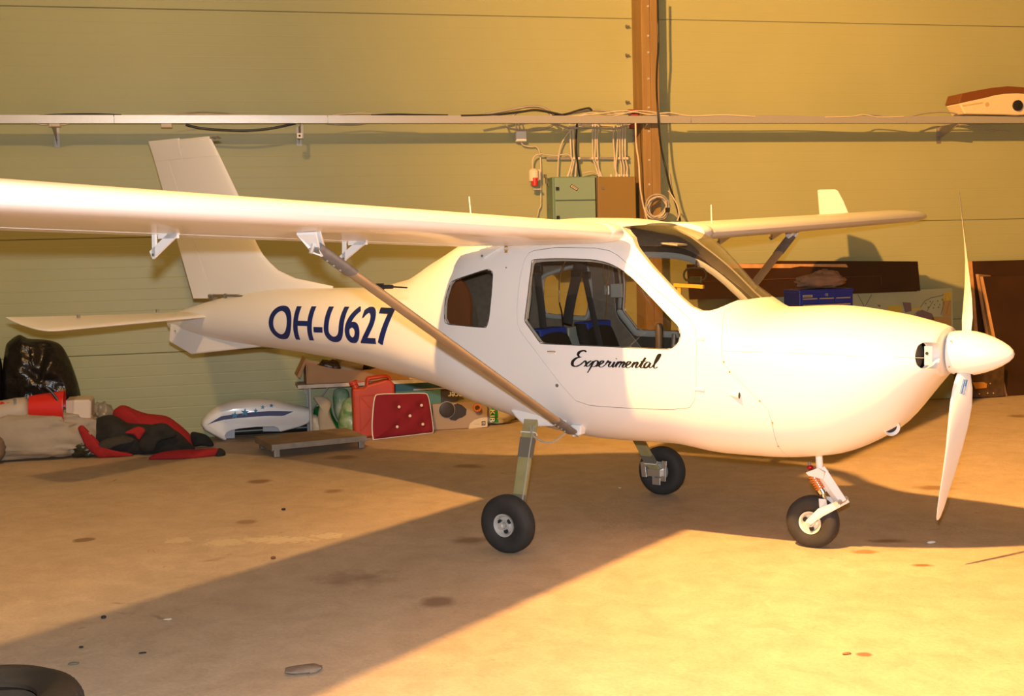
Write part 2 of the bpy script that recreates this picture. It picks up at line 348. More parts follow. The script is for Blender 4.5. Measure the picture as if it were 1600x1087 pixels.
# ------------------------------------------------------------------ cable tray
TD0,TD1=.256,.335
zt_=Uw(800,184,TD1).z; zb_=Uw(800,192,TD1).z
tray=thing('cable_tray',W(0,.17,zb_),'long galvanised cable tray on brackets across the whole green wall','cable tray')
secs=[S0+.02,sdz(Uw(178,185,TD1))[0],sdz(Uw(512,185,TD1))[0],sdz(Uw(1080,185,TD1))[0],sdz(Uw(1417,185,TD1))[0],S1-.02]
for a,b in zip(secs[:-1],secs[1:]):
    mb=MB(); g=.003
    mb.wbox(a+g,b-g,TD1-.003,TD1,zb_,zb_+.062); mb.wbox(a+g,b-g,TD0,TD1-.003,zb_,zb_+.004); mb.wbox(a+g,b-g,TD0,TD0+.003,zb_,zb_+.055)
    mb.build('tray_section',TRAY,tray)
for k,px in enumerate((-300,84,468,1000,1480,1850)):
    s=sdz(Uw(px,190,.15))[0]
    for q in (0,):
        mb=MB(); mb.prism([W(s,.007,zb_-.001),W(s,TD1-.01,zb_-.001),W(s,TD1-.01,zb_-.02),W(s,.02,zb_-.12),W(s,.007,zb_-.14)],WS*.004)
        mb.wbox(s-.02,s+.024,.002,.007,zb_-.16,zb_-.001); mb.build('bracket',ALUD,tray,fix=True)
    mb=MB(); c=W(s,.0,zb_-.10); mb.cyl(c,c+WN*.012,.008,n=8); mb.build('bolt',GLUE,tray)
# end cap under tray at x=468
p=Uw(468,212,.335); mb=MB(); mb.box(p-WS*.02-Vector((0,0,.02)),WS*.042,WN*-.05,(0,0,.042)); mb.cyl(p+WN*.0005,p+WN*.004,.009,n=12,mi=1)
t=mb.build('conduit_end_cap',[mat('white_box_plastic',(.75,.72,.66),.5),BLACK],label='small square white conduit cap hanging just below the tray bracket',cat='conduit cap')
mb=MB(); q=Uw(472,195,.31); mb.box(q-WS*.012,WS*.02,WN*-.02,Vector((0,0,-.11))); mb.build('hanger_strap',ALUD,t)
# junction boxes on tray
JB=_mats['white_box_plastic']; JC=mat('cream_box_plastic',(.58,.48,.34),.5)
def jbox(px0,px1,py0,py1,d,m,label,grp=None):
    a=Uw(px0,py1,d);b=Uw(px1,py0,d); s0,_,z0=sdz(a);s1,_,z1=sdz(b)
    mb=MB(); mb.wbox(s0,s1,d-.06,d-.012,z0,z1); o=mb.build('junction_box',m,label=label,cat='junction box',group=grp,bevel=.004)
    mb=MB(); mb.wbox(s0+.003,s1-.003,d-.011,d,z0+.003,z1-.003); mb.build('lid',m,o,bevel=.004)
    return o
jbox(76,94,190.5,198,.32,JC,'small beige junction box under the tray at the far left')
jbox(251,269,191.5,199.5,.32,JC,'small beige junction box beside the hanging black cable end')
jb=jbox(807,823,204.5,221,.07,JB,'white square junction box below the tray left of the fuse cabinets')
for i,x in enumerate((806,811,817)):
    mb=MB(); mb.tube([Uw(x-1,192,.12),Uw(x+1,199,.07),Uw(x+3.,205,.05)],.0065,6); mb.build('cable_tail',CAB,jb)
# cables lying in / hanging from the tray
def cable(pts,d,r,m,label,k=6,group=None,n=6,name='cable'):
    if d>=.15: d+=.068
    P=[Uw(x,y,dd if not isinstance(d,(int,float)) else d) for (x,y,*rest) in pts for dd in [rest[0] if rest else d]]
    mb=MB(); mb.tube(crom(P,k),r,n); return mb.build(name,m,smooth=60,label=label,cat='cable',group=group)
G1='cables lying loose along the tray'
cable([(60,181),(90,179),(150,178.3),(190,180)],.26,.008,CABB,'black cable lying on the tray at its far left end',group=G1)
cable([(180,180),(240,179.5),(300,178.5),(420,180)],.26,.005,CAB,'thin cream cable on the tray above the tail fin, left stretch',group=G1)
cable([(270,179),(310,175),(345,176),(380,180.5)],.2,.005,CABO,'thin brown cable arching over the tray above the tail fin',group=G1)
cable([(520,180),(560,177),(600,179),(640,180)],.22,.006,CAB,'cream cable arched on the tray left of the black one',group=G1)
cable([(580,180),(620,178.5),(650,179.2),(700,180)],.26,.008,CABB,'black cable on the tray above the strut bracket',group=G1)
cable([(720,181),(770,179.5),(810,175),(840,172),(880,180)],.26,.010,CABB,'thick black cable rising over the tray beside the white junction box',group=G1)
cable([(745,181),(800,171),(830,166),(850,169),(866,180)],.18,.011,CABO,'thick tan cable arching high over the tray',group=G1)
cable([(800,181),(815,173),(832,171),(852,173),(862,181)],.24,.008,CAB,'cream cable arching low over the tray left of the post',group=G1)
cable([(862,181),(885,178),(905,172),(920,169),(925,173)],.24,.009,CABB,'black cable bent up over the tray above the green cabinet',group=G1)
cable([(864,182),(900,176),(930,172),(960,176),(985,178)],.2,.009,CABO,'tan cable on the tray above the green cabinet',group=G1)
cable([(870,183),(910,180),(940,177),(975,173),(1010,178),(1045,181)],.26,.006,CAB,'thin cream cable twisting over the tray beside the post',group=G1)
cable([(900,182),(925,176),(950,179),(975,176),(1000,173),(1040,178),(1060,181)],.24,.006,CAB,'thin cream cable crossing in front of the timber post on the tray',group=G1)
cable([(960,181),(990,175),(1015,179),(1045,176),(1080,181),(1130,179.5),(1180,182)],.27,.006,CAB,'cream cable running from the post to the right on the tray',group=G1)
cable([(1060,181),(1160,181),(1240,181),(1330,184),(1355,179),(1400,183)],.2,.006,CABO,'tan cable lying along the right half of the tray',group=G1)
cable([(1290,183),(1330,182),(1350,179),(1375,183),(1412,182)],.27,.005,CAB,'cream cable humped on the tray right of the propeller side',group=G1)
cable([(1420,182),(1450,176),(1480,175),(1510,181)],.2,.007,CABO,'dark tan cable humped on the tray left of the seat shell',group=G1)
G2='cables sagging beneath the tray'
cable([(290,195),(320,201),(375,204),(420,201),(462,192.5)],.2,.010,CABB,'black cable sagging under the tray above the tail fin',group=G2)
cable([(462,192),(490,191),(520,194),(555,195),(580,191)],.16,.006,CABO,'brown cable sagging under the tray right of the bracket',group=G2)
cable([(52,190),(62,194),(75,195)],.25,.004,CAB,'thin cream wire curling left of the beige junction box',group=G2)
cable([(94,195),(104,194),(112,190)],.25,.004,CAB,'thin cream wire curling right of the beige junction box',group=G2)
cable([(790,192),(795,200),(815,203),(850,201),(870,192)],.10,.009,CABO,'grey cable looped under the tray by the white junction box',group=G2)
cable([(866,192),(890,200),(920,199),(960,201),(990,192)],.12,.009,CABO,'grey cable looped under the tray above the cabinets',group=G2)
cable([(1440,206),(1460,198),(1485,195),(1515,196),(1545,203),(1580,205)],.10,.007,CABO,'brown cable hanging under the tray near the seat shell',group=G2)
# strands down to the cabinets
G3='cream cables dropping from the tray into the cabinets'
drops=[[(910,192),(890,205),(876,228),(872,255),(871.5,277)],[(890,192),(891,215),(892.5,245),(894,252),(887,276)],[(895,200),(896,225),(897,246),(896,256),(892,276)],[(900,192),(899,222),(901,246),(900,260),(898.5,276)],
 [(926,192),(926,225),(926.5,247),(930,258),(936,276)],[(930,192),(930,225),(929.5,247),(934,258),(938,276)],[(936,192),(933,215),(934,247),(935,262),(941,277)],
 [(959,198),(958,215),(960,240),(960.5,262),(966,275)],[(965,194),(965,215),(963,245),(962,262),(963,275)],[(968.5,193),(968.5,220),(968.5,247),(971,260),(971,275)],[(973,193),(972.5,220),(972.5,247),(975,260),(975,275)],[(977,192),(976.5,220),(977,247),(980,262),(978,275)]]
for i,dp in enumerate(drops):
    ords=['leftmost','second','third','fourth','fifth','sixth','seventh','eighth','ninth','tenth','eleventh','rightmost']
    cable(dp,.06,.0075,CAB,'cream cable dropping into the wall cabinets, %s of the twelve counted from the left'%ords[i],group=G3,k=4)
cable([(901.5,192),(900,225),(901,245),(906,277)],.07,.010,CABB,'black cable dropping from the tray into the green cabinet',k=4)
cable([(902,198),(880,203),(900,196),(920,195),(960,197)],.05,.008,CAB,'cream cable bending sideways below the tray above the green cabinet')
cable([(849,241),(868,243),(886,241),(893,248),(894,262),(886,276)],.05,.0065,CAB,'cream cable running sideways from the red capped socket to the green cabinet')
cable([(910,271),(925,268),(935,273),(942,277)],.06,.006,CAB,'short cream cable lying on top of the green cabinet')
rail=MB(); a=Uw(853,247.5,.02); b=Uw(982,247,.02); rail.box(a-Vector((0,0,.012)),b-a,WN*.015,(0,0,.022)); rl=rail.build('clip_rail',ALUD,label='perforated grey clip rail holding the cables above the cabinets',cat='rail')
for x in (897,905,926,933,968,975,980):
    mb=MB(); p=Uw(x,247,.08); mb.box(p-WS*.01-Vector((0,0,.012)),WS*.02,WN*-.06,(0,0,.022)); mb.build('cable_clip',CAB,rl)
# socket
p0=Uw(834,270,.0)
sock=thing('wall_socket',p0,'cream wall socket with red cap on the green wall left of the cabinets','socket')
mb=MB(); a=Uw(834,272,.09); mb.lathe(a,(0,0,1),[(-.065,.030),(-.06,.046),(.03,.044),(.045,.03),(.05,.0)],20); mb.wbox(*[sdz(Uw(829,270,.0))[0],sdz(Uw(840,270,0))[0],0,.09],a.z-.05,a.z+.04); mb.build('housing',CREAMB,sock,smooth=40)
mb=MB(); q=Uw(835.5,285,.11); mb.lathe(q,(.0,0,1),[(-.03,.0),(-.03,.028),(.04,.031),(.045,.0)],18); mb.build('cap',mat('socket_red',(.55,.03,.02),.4),sock,smooth=40)
mb=MB(); q=Uw(839,297,.06); mb.box(q-WS*.04,WS*.075,WN*.03,(0,0,.014)); mb.build('mounting_foot',GREYT,sock)
cable([(833,267),(832,252),(836,243),(845,240.5),(850,241)],.07,.0075,CAB,'cream cable looping up out of the red capped socket')
cable([(814,222),(818,227),(828,229),(837,229),(843,238),(845,260),(845,290),(845,320),(842,327),(840,338)],.03,.0065,CAB,'cream cable clipped down the wall from the white junction box')
# cabinets
def cab_green():
    d=.22
    s0=sdz(Uw(867,276,d))[0]; s1=sdz(Uw(930,278,d))[0]; zt=Uw(900,277,d).z; zb=zt-.80
    t=thing('electrical_cabinet',W((s0+s1)/2,0,zb),'pale green electrical cabinet with two doors below the cable tray','cabinet')
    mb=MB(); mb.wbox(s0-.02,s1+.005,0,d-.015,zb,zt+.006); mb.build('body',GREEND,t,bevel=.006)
    zm=Uw(900,313,d).z
    for z0,z1,zl in ((zm+.004,zt,Uw(868,295,d).z),(zb+.01,zm-.006,Uw(868,340,d).z)):
        mb=MB(); mb.wbox(s0,s1,d-.014,d,z0,z1); dr=mb.build('door',GREENC,t,bevel=.005)
        mb=MB(); mb.wbox(s0+.005,s0+.032,d+.001,d+.013,zl-.012,zl+.016); mb.build('latch',BLACKP,dr)
    for py in (287,323):
        z=Uw(860,py,.1).z; mb=MB(); mb.wbox(s0-.026,s0-.018,.05,.09,z-.02,z+.02); mb.build('hinge',GLUE,t)
    c=Uw(897,293,d+.001); ax=(WS*.85-Vector((0,0,.52))).normalized(); ay=ax.cross(WN)
    mb=MB(); mb.box(c-ax*.036-ay*.014,ax*.072,ay*.028,WN*.002,1); mb.box(c-ax*.031-ay*.009+WN*.0022,ax*.062,ay*.018,WN*.001,0)
    for k in range(6): mb.box(c+ax*(-.022+.008*k)-ay*.003+WN*.0034,ax*.005,ay*.006,WN*.0005,1)
    mb.build('name_plate',[PALE,BLACKP],t)
    return zt
ztg=cab_green()
d=.24; s0=sdz(Uw(934,276,d))[0]; s1=sdz(Uw(993,276,d))[0]; zt=Uw(960,276,d).z
t=thing('electrical_cabinet',W((s0+s1)/2,0,zt-.8),'ochre brown electrical cabinet between the green one and the post','cabinet')
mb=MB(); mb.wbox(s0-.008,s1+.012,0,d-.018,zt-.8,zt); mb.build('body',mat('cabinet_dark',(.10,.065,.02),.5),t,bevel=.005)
mb=MB(); mb.wbox(s0,s1,d-.016,d,zt-.79,zt-.002); dr=mb.build('door',OCH,t,bevel=.005)
mb=MB(); q=Uw(942,294,d); mb.cyl(q,q+WN*.008,.012,n=14); mb.build('lock',GLUE,dr)
for x in (955,963,968,975,980):
    mb=MB(); q=Uw(x,275,.13); q.z=zt; mb.cyl(q,q+Vector((0,0,.028)),.011,n=8); mb.build('cable_gland',CAB,t)
mb=MB(); q=Uw(852,278,.06); mb.box(q,WS*.015,WN*.02,(0,0,-.05)); mb.box(q-WS*.015,WS*.02,WN*.03,(0,0,.03)); mb.build('wall_hook',GLUE,label='little metal hook on the wall left of the green cabinet',cat='hook')
# cable coil on the post & the hanging cables
coil=thing('cable_coil',Uw(1028,322,.3),'coil of cream cable hanging on the timber post behind the cabin roof','cable coil')
for i in range(7):
    c=Uw(1027+random.uniform(-2,3),324+random.uniform(-2,2),.28+.02*i); rx=.092+random.uniform(-.016,.016); rz=.095+random.uniform(-.014,.014); ph=random.uniform(-.3,.3)
    mb=MB(); mb.tube([c+WS*(rx*math.cos(a+ph))+Vector((0,0,rz*math.sin(a)))+WN*(.012*math.sin(2*a+i)) for a in [2*math.pi*j/28 for j in range(28)]],.0065,6,loop=True); mb.build('cable_turn',CAB if i%3 else CABO,coil,smooth=60)
mb=MB(); q=Uw(1042,328,.42); mb.box(q-WS*.015-Vector((0,0,.02)),WS*.03,WN*.03,(0,0,.04)); mb.build('plug',BLACKP,coil)
cable([(1027.5,-20),(1028,40),(1028.5,75),(1026.5,105),(1026,140),(1029,190),(1033,230),(1040,262),(1047,292),(1056,318),(1063,345)],.29,.010,CABB,'black cable hanging down the right edge of the timber post')
cable([(1044,298),(1050,306),(1058,320),(1061,335),(1058,345)],.31,.0065,CAB,'cream cable end dangling right of the coil')
cable([(993,192),(994,225),(998,255),(1000,290),(1005,320),(1012,345)],.27,.008,CAB,'cream cable hanging down the left face of the timber post')
cable([(1062,345),(1050,300),(1046,270)],.02,.006,CABO,'thin cable running down the wall behind the coil')
# seat shell on the tray end
d=.38
t=thing('seat_shell',Uw(1560,179,d),'brown topped cream foam seat lying on the cable tray, top right','seat')
def wp(pts,d): return [Uw(x,y,d) for x,y in pts]
lo=[(1501,165),(1499,162),(1503,158),(1540,152),(1555,148),(1570,146),(1590,145),(1612,147),(1625,160),(1622,178),(1590,180),(1570,179),(1508,178)]
mb=MB(); mb.prism(wp(lo,d),WN*-.22); mb.build('foam_base',mat('cream_foam',(.72,.58,.34),.8,bump=.4,bscale=20),t,bevel=.012,fix=True)
up=[(1500,161.5),(1498.5,160),(1503,146),(1520,142.5),(1550,137),(1575,134.5),(1600,136),(1620,143),(1625,158),(1612,147.5),(1590,145.5),(1570,146.2),(1555,148.5),(1540,152.5)]
mb=MB(); mb.prism(wp(up,d+.004),WN*-.23); mb.build('vinyl_top',mat('brown_vinyl',(.17,.055,.012),.5,bump=.2,bscale=50),t,bevel=.01,fix=True)
mb=MB(); q=Uw(1589,165,d); mb.lathe(q-WN*.1,WN,[(0,.0),(0,.047),(.12,.05),(.125,.0)],20); mb.build('black_insert',BLACK,t)
mb=MB(); q=Uw(1542,163,d); mb.cyl(q,q+WN*.004,.021,n=16); mb.build('round_plug',mat('cream_plug',(.55,.38,.17),.7),t)
mb=MB(); a=Uw(1503,166,d);b=Uw(1535,161,d); mb.box(a,b-a,WN*.006,(0,0,.012)); mb.build('edge_strip',mat('cream_strip',(.62,.45,.2),.7),t)

# ------------------------------------------------------------------ stacks leaning on the wall, right
def slab(name,px,py0,py1,d,th,m,parent=None,**k): pass
# long dark board on top of the mural panel
mur_t=Uw(1400,455,.16).z
MB_top=[(1060,412),(1430,407.5)]
t=thing('long_board',W(3.4,.2,mur_t),'long dark brown board lying on the painted panel behind the blue toolbox','board')
a=Uw(1060,418,.32);b=Uw(1428,409,.32);c=Uw(1432,455,.36)
mb=MB(); mb.prism([Uw(1074,413,.28),Uw(1428,408.5,.28),Uw(1433,455,.31),Uw(1078,468,.31)],WN*-.018); fb=mb.build('front_sheet',PLYB,t,fix=True)
mb=MB(); mb.prism([Uw(1200,407.2,.25),Uw(1434,408.2,.25),Uw(1438,454,.28),Uw(1200,462,.28)],WN*-.018); mb.build('rear_sheet',PLYB,t,fix=True)
mb=MB(); mb.prism([Uw(1090,412,.287),Uw(1322,412.5,.287),Uw(1325,417.5,.287),Uw(1250,416,.287),Uw(1235,418.5,.287),Uw(1090,419,.287)],WN*.002); mb.build('worn_edge',PLYE,fb,fix=True)
mb=MB()
for q in ([(1090,440),(1376,431)],[(1376,431),(1379,455)]): mb.tube([Uw(x,y,.300) for x,y in q],.003,4)
mb.build('scored_line',mat('score_brown',(.13,.055,.02),.6),fb)
# mural panel standing on floor
t=thing('painted_panel',W(4.2,.1,0),'cream panel painted with a street scene leaning below the dark boards','painted panel')
PL=[(1180,462),(1477,446.5),(1480,628),(1180,648)]
q=[Uw(1180,466,.18),Uw(1488,450,.18),Uw(1491,627,.30),Uw(1180,645,.30)]
for v in q[2:]: v.z=0.005
mb=MB(); mb.prism(q,WN*-.03); pn=mb.build('panel',mat('mural_cream',(.42,.43,.24),.6,var=.06,vscale=5),t,fix=True)
qd=(q[3]-q[0]); nn=(q[1]-q[0]).cross(q[3]-q[0]).normalized(); nn=nn if nn.dot(WN)>0 else -nn
def onp(x,y,off=.003):
    r=ray(x,y); c=Vector(CAMP); return c+r*((q[0]-c).dot(nn)/r.dot(nn))+nn*off
YEL=mat('mural_yellow',(.58,.42,.04),.6); PUR=mat('mural_mauve',(.20,.13,.12),.6); PEN=mat('mural_line',(.10,.09,.12),.6); TANM=mat('mural_tan',(.45,.27,.08),.6)
def patch(poly,m,off=.003): mb=MB(); mb.prism([onp(x,y,off) for x,y in poly],nn*.0015); return mb.build('painted_motif',m,pn,fix=True)
patch([(1387,478),(1408,477),(1409,487),(1387,488)],YEL); patch([(1486,455),(1474,457),(1474,470),(1486,469)],YEL)
patch([(1410,472),(1423,473),(1424,486),(1414,488)],PUR); patch([(1370,476),(1376,477),(1374,480)],PUR); patch([(1440,484),(1456,490),(1460,500),(1430,497),(1432,489)],PUR)
patch([(1424,482),(1438,480),(1436,484),(1424,485)],YEL); patch([(1455,495),(1486,495),(1486,512),(1458,506)],TANM); patch([(1473,468),(1486,467),(1486,494),(1473,494)],TANM,.0025)
mb=MB()
for pl in ([(1340,460),(1350,478)],[(1362,460),(1352,478)],[(1438,480),(1445,470),(1455,465),(1470,462),(1480,458)],[(1480,458),(1484,468),(1478,490)],[(1428,492),(1436,485)],[(1448,486),(1458,470)],[(1478,460),(1470,492)]):
    mb.tube([onp(x,y) for x,y in pl],.0022,4)
for x,y in [(1446,474),(1450,480),(1453,471),(1460,476),(1465,470),(1468,476),(1472,468),(1474,473),(1458,481),(1466,480)]: p=onp(x,y); mb.cyl(p,p+nn*.002,.006,n=6)
mb.build('drawn_lines',PEN,pn)
# blue toolchest on a bench
def frame_box(s0,s1,d0,d1,z0,z1,mb,rot=0,mi=0): return mb.wbox(s0,s1,d0,d1,z0,z1,mi,rot)
TCD=.95
c0=Uw(1249,453,TCD); c1=Uw(1334,450,TCD); 
tc=thing('tool_chest',U(1270,520,2,.9) if False else Vector((c0.x,c0.y,c0.z-.31)),'blue metal tool chest with drawers behind the aircraft nose','tool chest')
sx0=sdz(c0)[0]; sx1=sdz(c1)[0]; zt=c0.z; TZ0=zt-.30; rot=-.02
def tcb(mb,s0,s1,d0,d1,z0,z1,mi=0):
    cc=((sx0+sx1)/2,TCD-.15); ca,sa=math.cos(rot),math.sin(rot)
    def P(a,b,z):
        x,y=a-cc[0],b-cc[1]; return W(cc[0]+x*ca-y*sa,cc[1]+x*sa+y*ca,z)
    o=P(s0,d0,z0); mb.box(o,P(s1,d0,z0)-o,P(s0,d1,z0)-o,P(s0,d0,z1)-o,mi)
mb=MB(); tcb(mb,sx0-.0,sx1,TCD-.30,TCD-.012,TZ0,zt-.002); mb.build('body',TOOLB,tc,bevel=.008)
mb=MB(); tcb(mb,sx0-.005,sx1+.005,TCD-.305,TCD-.005,zt-.03,zt); lid=mb.build('lid',TOOLB,tc,bevel=.008)
wd=(sx1-sx0)
mb=MB(); tcb(mb,sx0+.03,sx0+.12,TCD-.011,TCD-.004,zt-.065,zt-.045,0)
for k in range(7): tcb(mb,sx0+.036+k*.011,sx0+.043+k*.011,TCD-.003,TCD-.002,zt-.06,zt-.05,1)
mb.build('name_plate',[PALE,GLUE],tc)
mb=MB(); tcb(mb,sx0+wd*.49,sx0+wd*.515,TCD-.012,TCD+.004,zt-.06,zt-.035); mb.build('lock',CHROME,tc)
for row in range(4):
    z1=zt-.072-row*.055
    for k in range(3 if row==0 else 1):
        a=sx0+.02+(k*(wd-.04)/3 if row==0 else 0); b=a+((wd-.04)/3 if row==0 else wd-.04)-.008
        mb=MB(); tcb(mb,a,b,TCD-.012,TCD-.003,z1-.05,z1); dr=mb.build('drawer',TOOLB,tc,bevel=.002)
        mb=MB(); tcb(mb,a+.008,b-.008,TCD-.003,TCD+.006,z1-.012,z1-.002); mb.build('pull',ALU,dr)
# end panel towards the left is plain; bench below
bn=thing('steel_bench',W((sx0+sx1)/2,TCD-.2,0),'plain steel bench under the blue tool chest, hidden behind the nose','bench')
mb=MB(); tcb(mb,sx0-.15,sx1+.1,TCD-.4,TCD+.05,TZ0-.035,TZ0-.001); mb.build('top',WOODG,bn)
for a in (sx0-.13,sx1+.05):
    for b in (TCD-.38,TCD): mb=MB(); tcb(mb,a,a+.03,b,b+.03,0,TZ0-.036); mb.build('leg',ALUD,bn)
mb=MB(); q=Uw(1282,449,TCD-.15); q.z=zt; lump(mb,q,(.44,.2,.13),.22,5,36,20,2.0,2.4,.10); lump(mb,q+WS*.05+Vector((0,0,.03)),(.26,.15,.13),.25,8,30,16,2.,2.5,.1)
mb.build('crumpled_cloth',mat('dusty_cloth',(.28,.16,.09),.85,bump=.5,bscale=18,var=.2,vscale=8),smooth=80,label='crumpled dusty bag lying on top of the blue tool chest',cat='cloth')
# boards at far right
def leanslab(name,px0,px1,pyT,pyB,dT,dB,th,m,label,edge=None,edgew=.0,par=None):
    a=Uw(px0[0],pyT[0],dT); b=Uw(px1[0],pyT[1],dT); c=Uw(px1[1],pyB[1],dB); d_=Uw(px0[1],pyB[0],dB)
    c.z=max(c.z,.0); d_.z=max(d_.z,0); e=min(c.z,d_.z); c.z=d_.z=.003
    t=thing(name,(c+d_)/2,label,'board')
    mb=MB(); mb.prism([a,b,c,d_],WN*-th); mb.build('sheet',m,t,fix=True)
    if edge:
        mb=MB(); k=WS*-edgew; mb.prism([a+k,a-WS*.001,d_-WS*.001,d_+k],WN*-(th*.98)); mb.build('cut_edge',edge,t,fix=True)
    return t
leanslab('leaning_board',(1519,1536),(1640,1660),(408,405),(624,617),.08,.18,.02,PLYB,'rear dark brown board leaning at the far right, taller one',PLYE,.035)
leanslab('leaning_board',(1529,1560),(1548,1575),(428,430),(622,620),.12,.25,.02,mat('ply_mid',(.20,.11,.045),.6,var=.2,vscale=9),'narrow layered boards leaning between the two dark boards',PLYE,.02)
leanslab('leaning_board',(1536,1574),(1680,1700),(432,428),(618,612),.18,.37,.02,PLYB,'front dark brown board with pale cut edge leaning at far right',PLYE,.022)
# patterned case with handle
case=thing('patterned_case',Uw(1540,620,.5),'dark patterned case with a pale handle under the propeller spinner','case')
CASEM=mat('case_dark',(.04,.028,.02),.6,col2=(.11,.06,.03),vscale=14)
a=FL(1540,622); sc0=sdz(Uw(1508,610,a[1]))[0]; sc1=sdz(Uw(1570,610,a[1]))[0]; zt=Uw(1540,572,a[1]).z
mb=MB(); mb.wbox(sc0,sc1,a[1]-.12,a[1],.005,zt); mb.build('body',CASEM,case,bevel=.012)
q0=Uw(1521,597,a[1]+.002); q1=Uw(1541,606,a[1]+.002)
mb=MB(); P=[Uw(x,y,a[1]+.002) for x,y in ((1519,597),(1536,596.5),(1541.5,599),(1541,606),(1523,607.5))]; mb.prism(P,WN*.01); mb.build('handle_plate',mat('handle_tan',(.55,.27,.06),.5),case,bevel=.003,fix=True)
for x,y in ((1514,616),(1530,615),(1547,599),(1552,614),(1512,600),(1543,614)):
    mb=MB(); q=Uw(x,y,a[1]); mb.cyl(q,q+WN*.005,.006,n=8); mb.build('stud',PALE,case)
mb=MB(); q=U(1566,616,2,0); lump(mb,q-Vector((0,0,0)),(.08,.07,.09),.3,3,20,14,2,2.5,.1); lump(mb,q+Vector((0,0,.07))-WS*.01,(.03,.04,.07),.2,4,14,10,2,2,.1)
mb.build('work_glove',mat('glove_cream',(.6,.47,.28),.9),smooth=80,label='cream work glove on the floor at the foot of the front board',cat='glove')
mb=MB(); q=Uw(1530,575,.56); lump(mb,W(sdz(q)[0],a[1]-.06,zt),(.20,.1,.06),.3,13,24,14,2,2.5,.15); mb.build('wire_scraps',mat('scrap_tan',(.4,.25,.1),.7,var=.4,vscale=30),smooth=80,label='tangled scraps lying on the patterned case',cat='scraps')
# ================================================================== THE AEROPLANE
PLANE=thing('light_aircraft',(0,0,0),'white high-wing two-seat light aeroplane with a two-blade propeller in the middle of the hangar','aeroplane')
FX=[-3.45,-3.2,-2.8,-2.2,-1.6,-1.2,-.9,-.5,0,.25,.6,.9,1.12,1.4,1.7,1.92]
FT=dict(
 zt=[1.118,1.175,1.25,1.300,1.302,1.359,1.489,1.637,1.678,1.669,1.596,1.317,1.198,1.207,1.171,1.119],
 zb=[1.02,.98,.933,.889,.824,.761,.718,.613,.508,.489,.492,.456,.454,.481,.618,.879],
 w =[.03,.08,.14,.22,.32,.40,.46,.52,.53,.53,.52,.50,.48,.43,.35,.25],
 zm=[1.07,1.09,1.09,1.07,1.05,1.03,1.0,1.0,1.0,1.0,.98,.96,.94,.94,.96,.97],
 nu=[2,2,2,2,2,2.1,2.4,2.9,3.1,3.1,2.8,2.5,2.3,2.2,2.2,2.1],
 nl=[2,2,2,2,2,2.1,2.3,2.6,2.8,2.8,2.8,2.6,2.5,2.4,2.2,2.1])
def pchip(xs,ys):
    xs=np.array(xs,float);ys=np.array(ys,float);h=np.diff(xs);d=np.diff(ys)/h;m=np.zeros(len(xs))
    for i in range(1,len(xs)-1):
        if d[i-1]*d[i]>0:
            w1=2*h[i]+h[i-1];w2=h[i]+2*h[i-1];m[i]=(w1+w2)/(w1/d[i-1]+w2/d[i])
    m[0]=d[0];m[-1]=d[-1]
    def f(x):
        i=int(np.clip(np.searchsorted(xs,x)-1,0,len(h)-1));t=(x-xs[i])/h[i]
        return ((1+2*t)*(1-t)**2*ys[i]+t*(1-t)**2*h[i]*m[i]+t*t*(3-2*t)*ys[i+1]+t*t*(t-1)*h[i]*m[i+1])
    return f
FF={k:pchip(FX,v) for k,v in FT.items()}
def fring(x,off=0.,n=88,sc=1.):
    w,zm,zt,zb,nu,nl=[float(FF[k](x)) for k in('w','zm','zt','zb','nu','nl')]
    w=max(w-off,.005)*sc; zt=zm+(zt-off-zm)*sc; zb=zm+(zb+off-zm)*sc; out=[]
    for j in range(n):
        th=2*math.pi*(j+.5)/n; c,s=math.cos(th),math.sin(th); e=2/nu if s>=0 else 2/nl
        out.append(Vector((x,w*math.copysign(abs(c)**e,c),zm+(zt-zm if s>=0 else zm-zb)*math.copysign(abs(s)**e,s))))
    return out
def fxs(a,b,step): 
    n=max(2,int(round((b-a)/step))); return [a+(b-a)*i/n for i in range(n+1)]
def hull(off,a,b,step=.035,mb=None,mi=0,flip=False,nose=False,tail=False):
    mb=mb or MB(); rs=[fring(x,off) for x in fxs(a,b,step)]
    if nose: rs+= [fring(b+.012,off,sc=.975),fring(b+.018,off,sc=.93)] if b>=1.9 else []
    if nose and b>=1.9:
        for r in rs[-2:]:
            pass
    if flip: rs=[r[::-1] for r in rs]
    mb.rings(rs,True,True,True,mi); return mb
def fring_end():
    pass
def raw(mb,name,mats):
    me=bpy.data.meshes.new(name); me.from_pydata(mb.v,[],mb.f); me.polygons.foreach_set('material_index',mb.m)
    for m in mats: me.materials.append(m)
    bm=bmesh.new(); bm.from_mesh(me); bmesh.ops.triangulate(bm,faces=[f for f in bm.faces if len(f.verts)>4]); bm.to_mesh(me); bm.free()
    return me
def tmpobj(me): o=bpy.data.objects.new('tmp',me); link(o); return o
def boolean(me,cutters,ops):
    o=tmpobj(me.copy()); cs=[]
    for c,op in zip(cutters,ops):
        co=tmpobj(c); cs.append(co); md=o.modifiers.new('b','BOOLEAN'); md.object=co; md.operation=op; md.solver='EXACT'
    bpy.context.view_layer.update()
    r=bpy.data.meshes.new_from_object(o.evaluated_get(bpy.context.evaluated_depsgraph_get()))
    for q in cs+[o]: bpy.data.objects.remove(q)
    return r
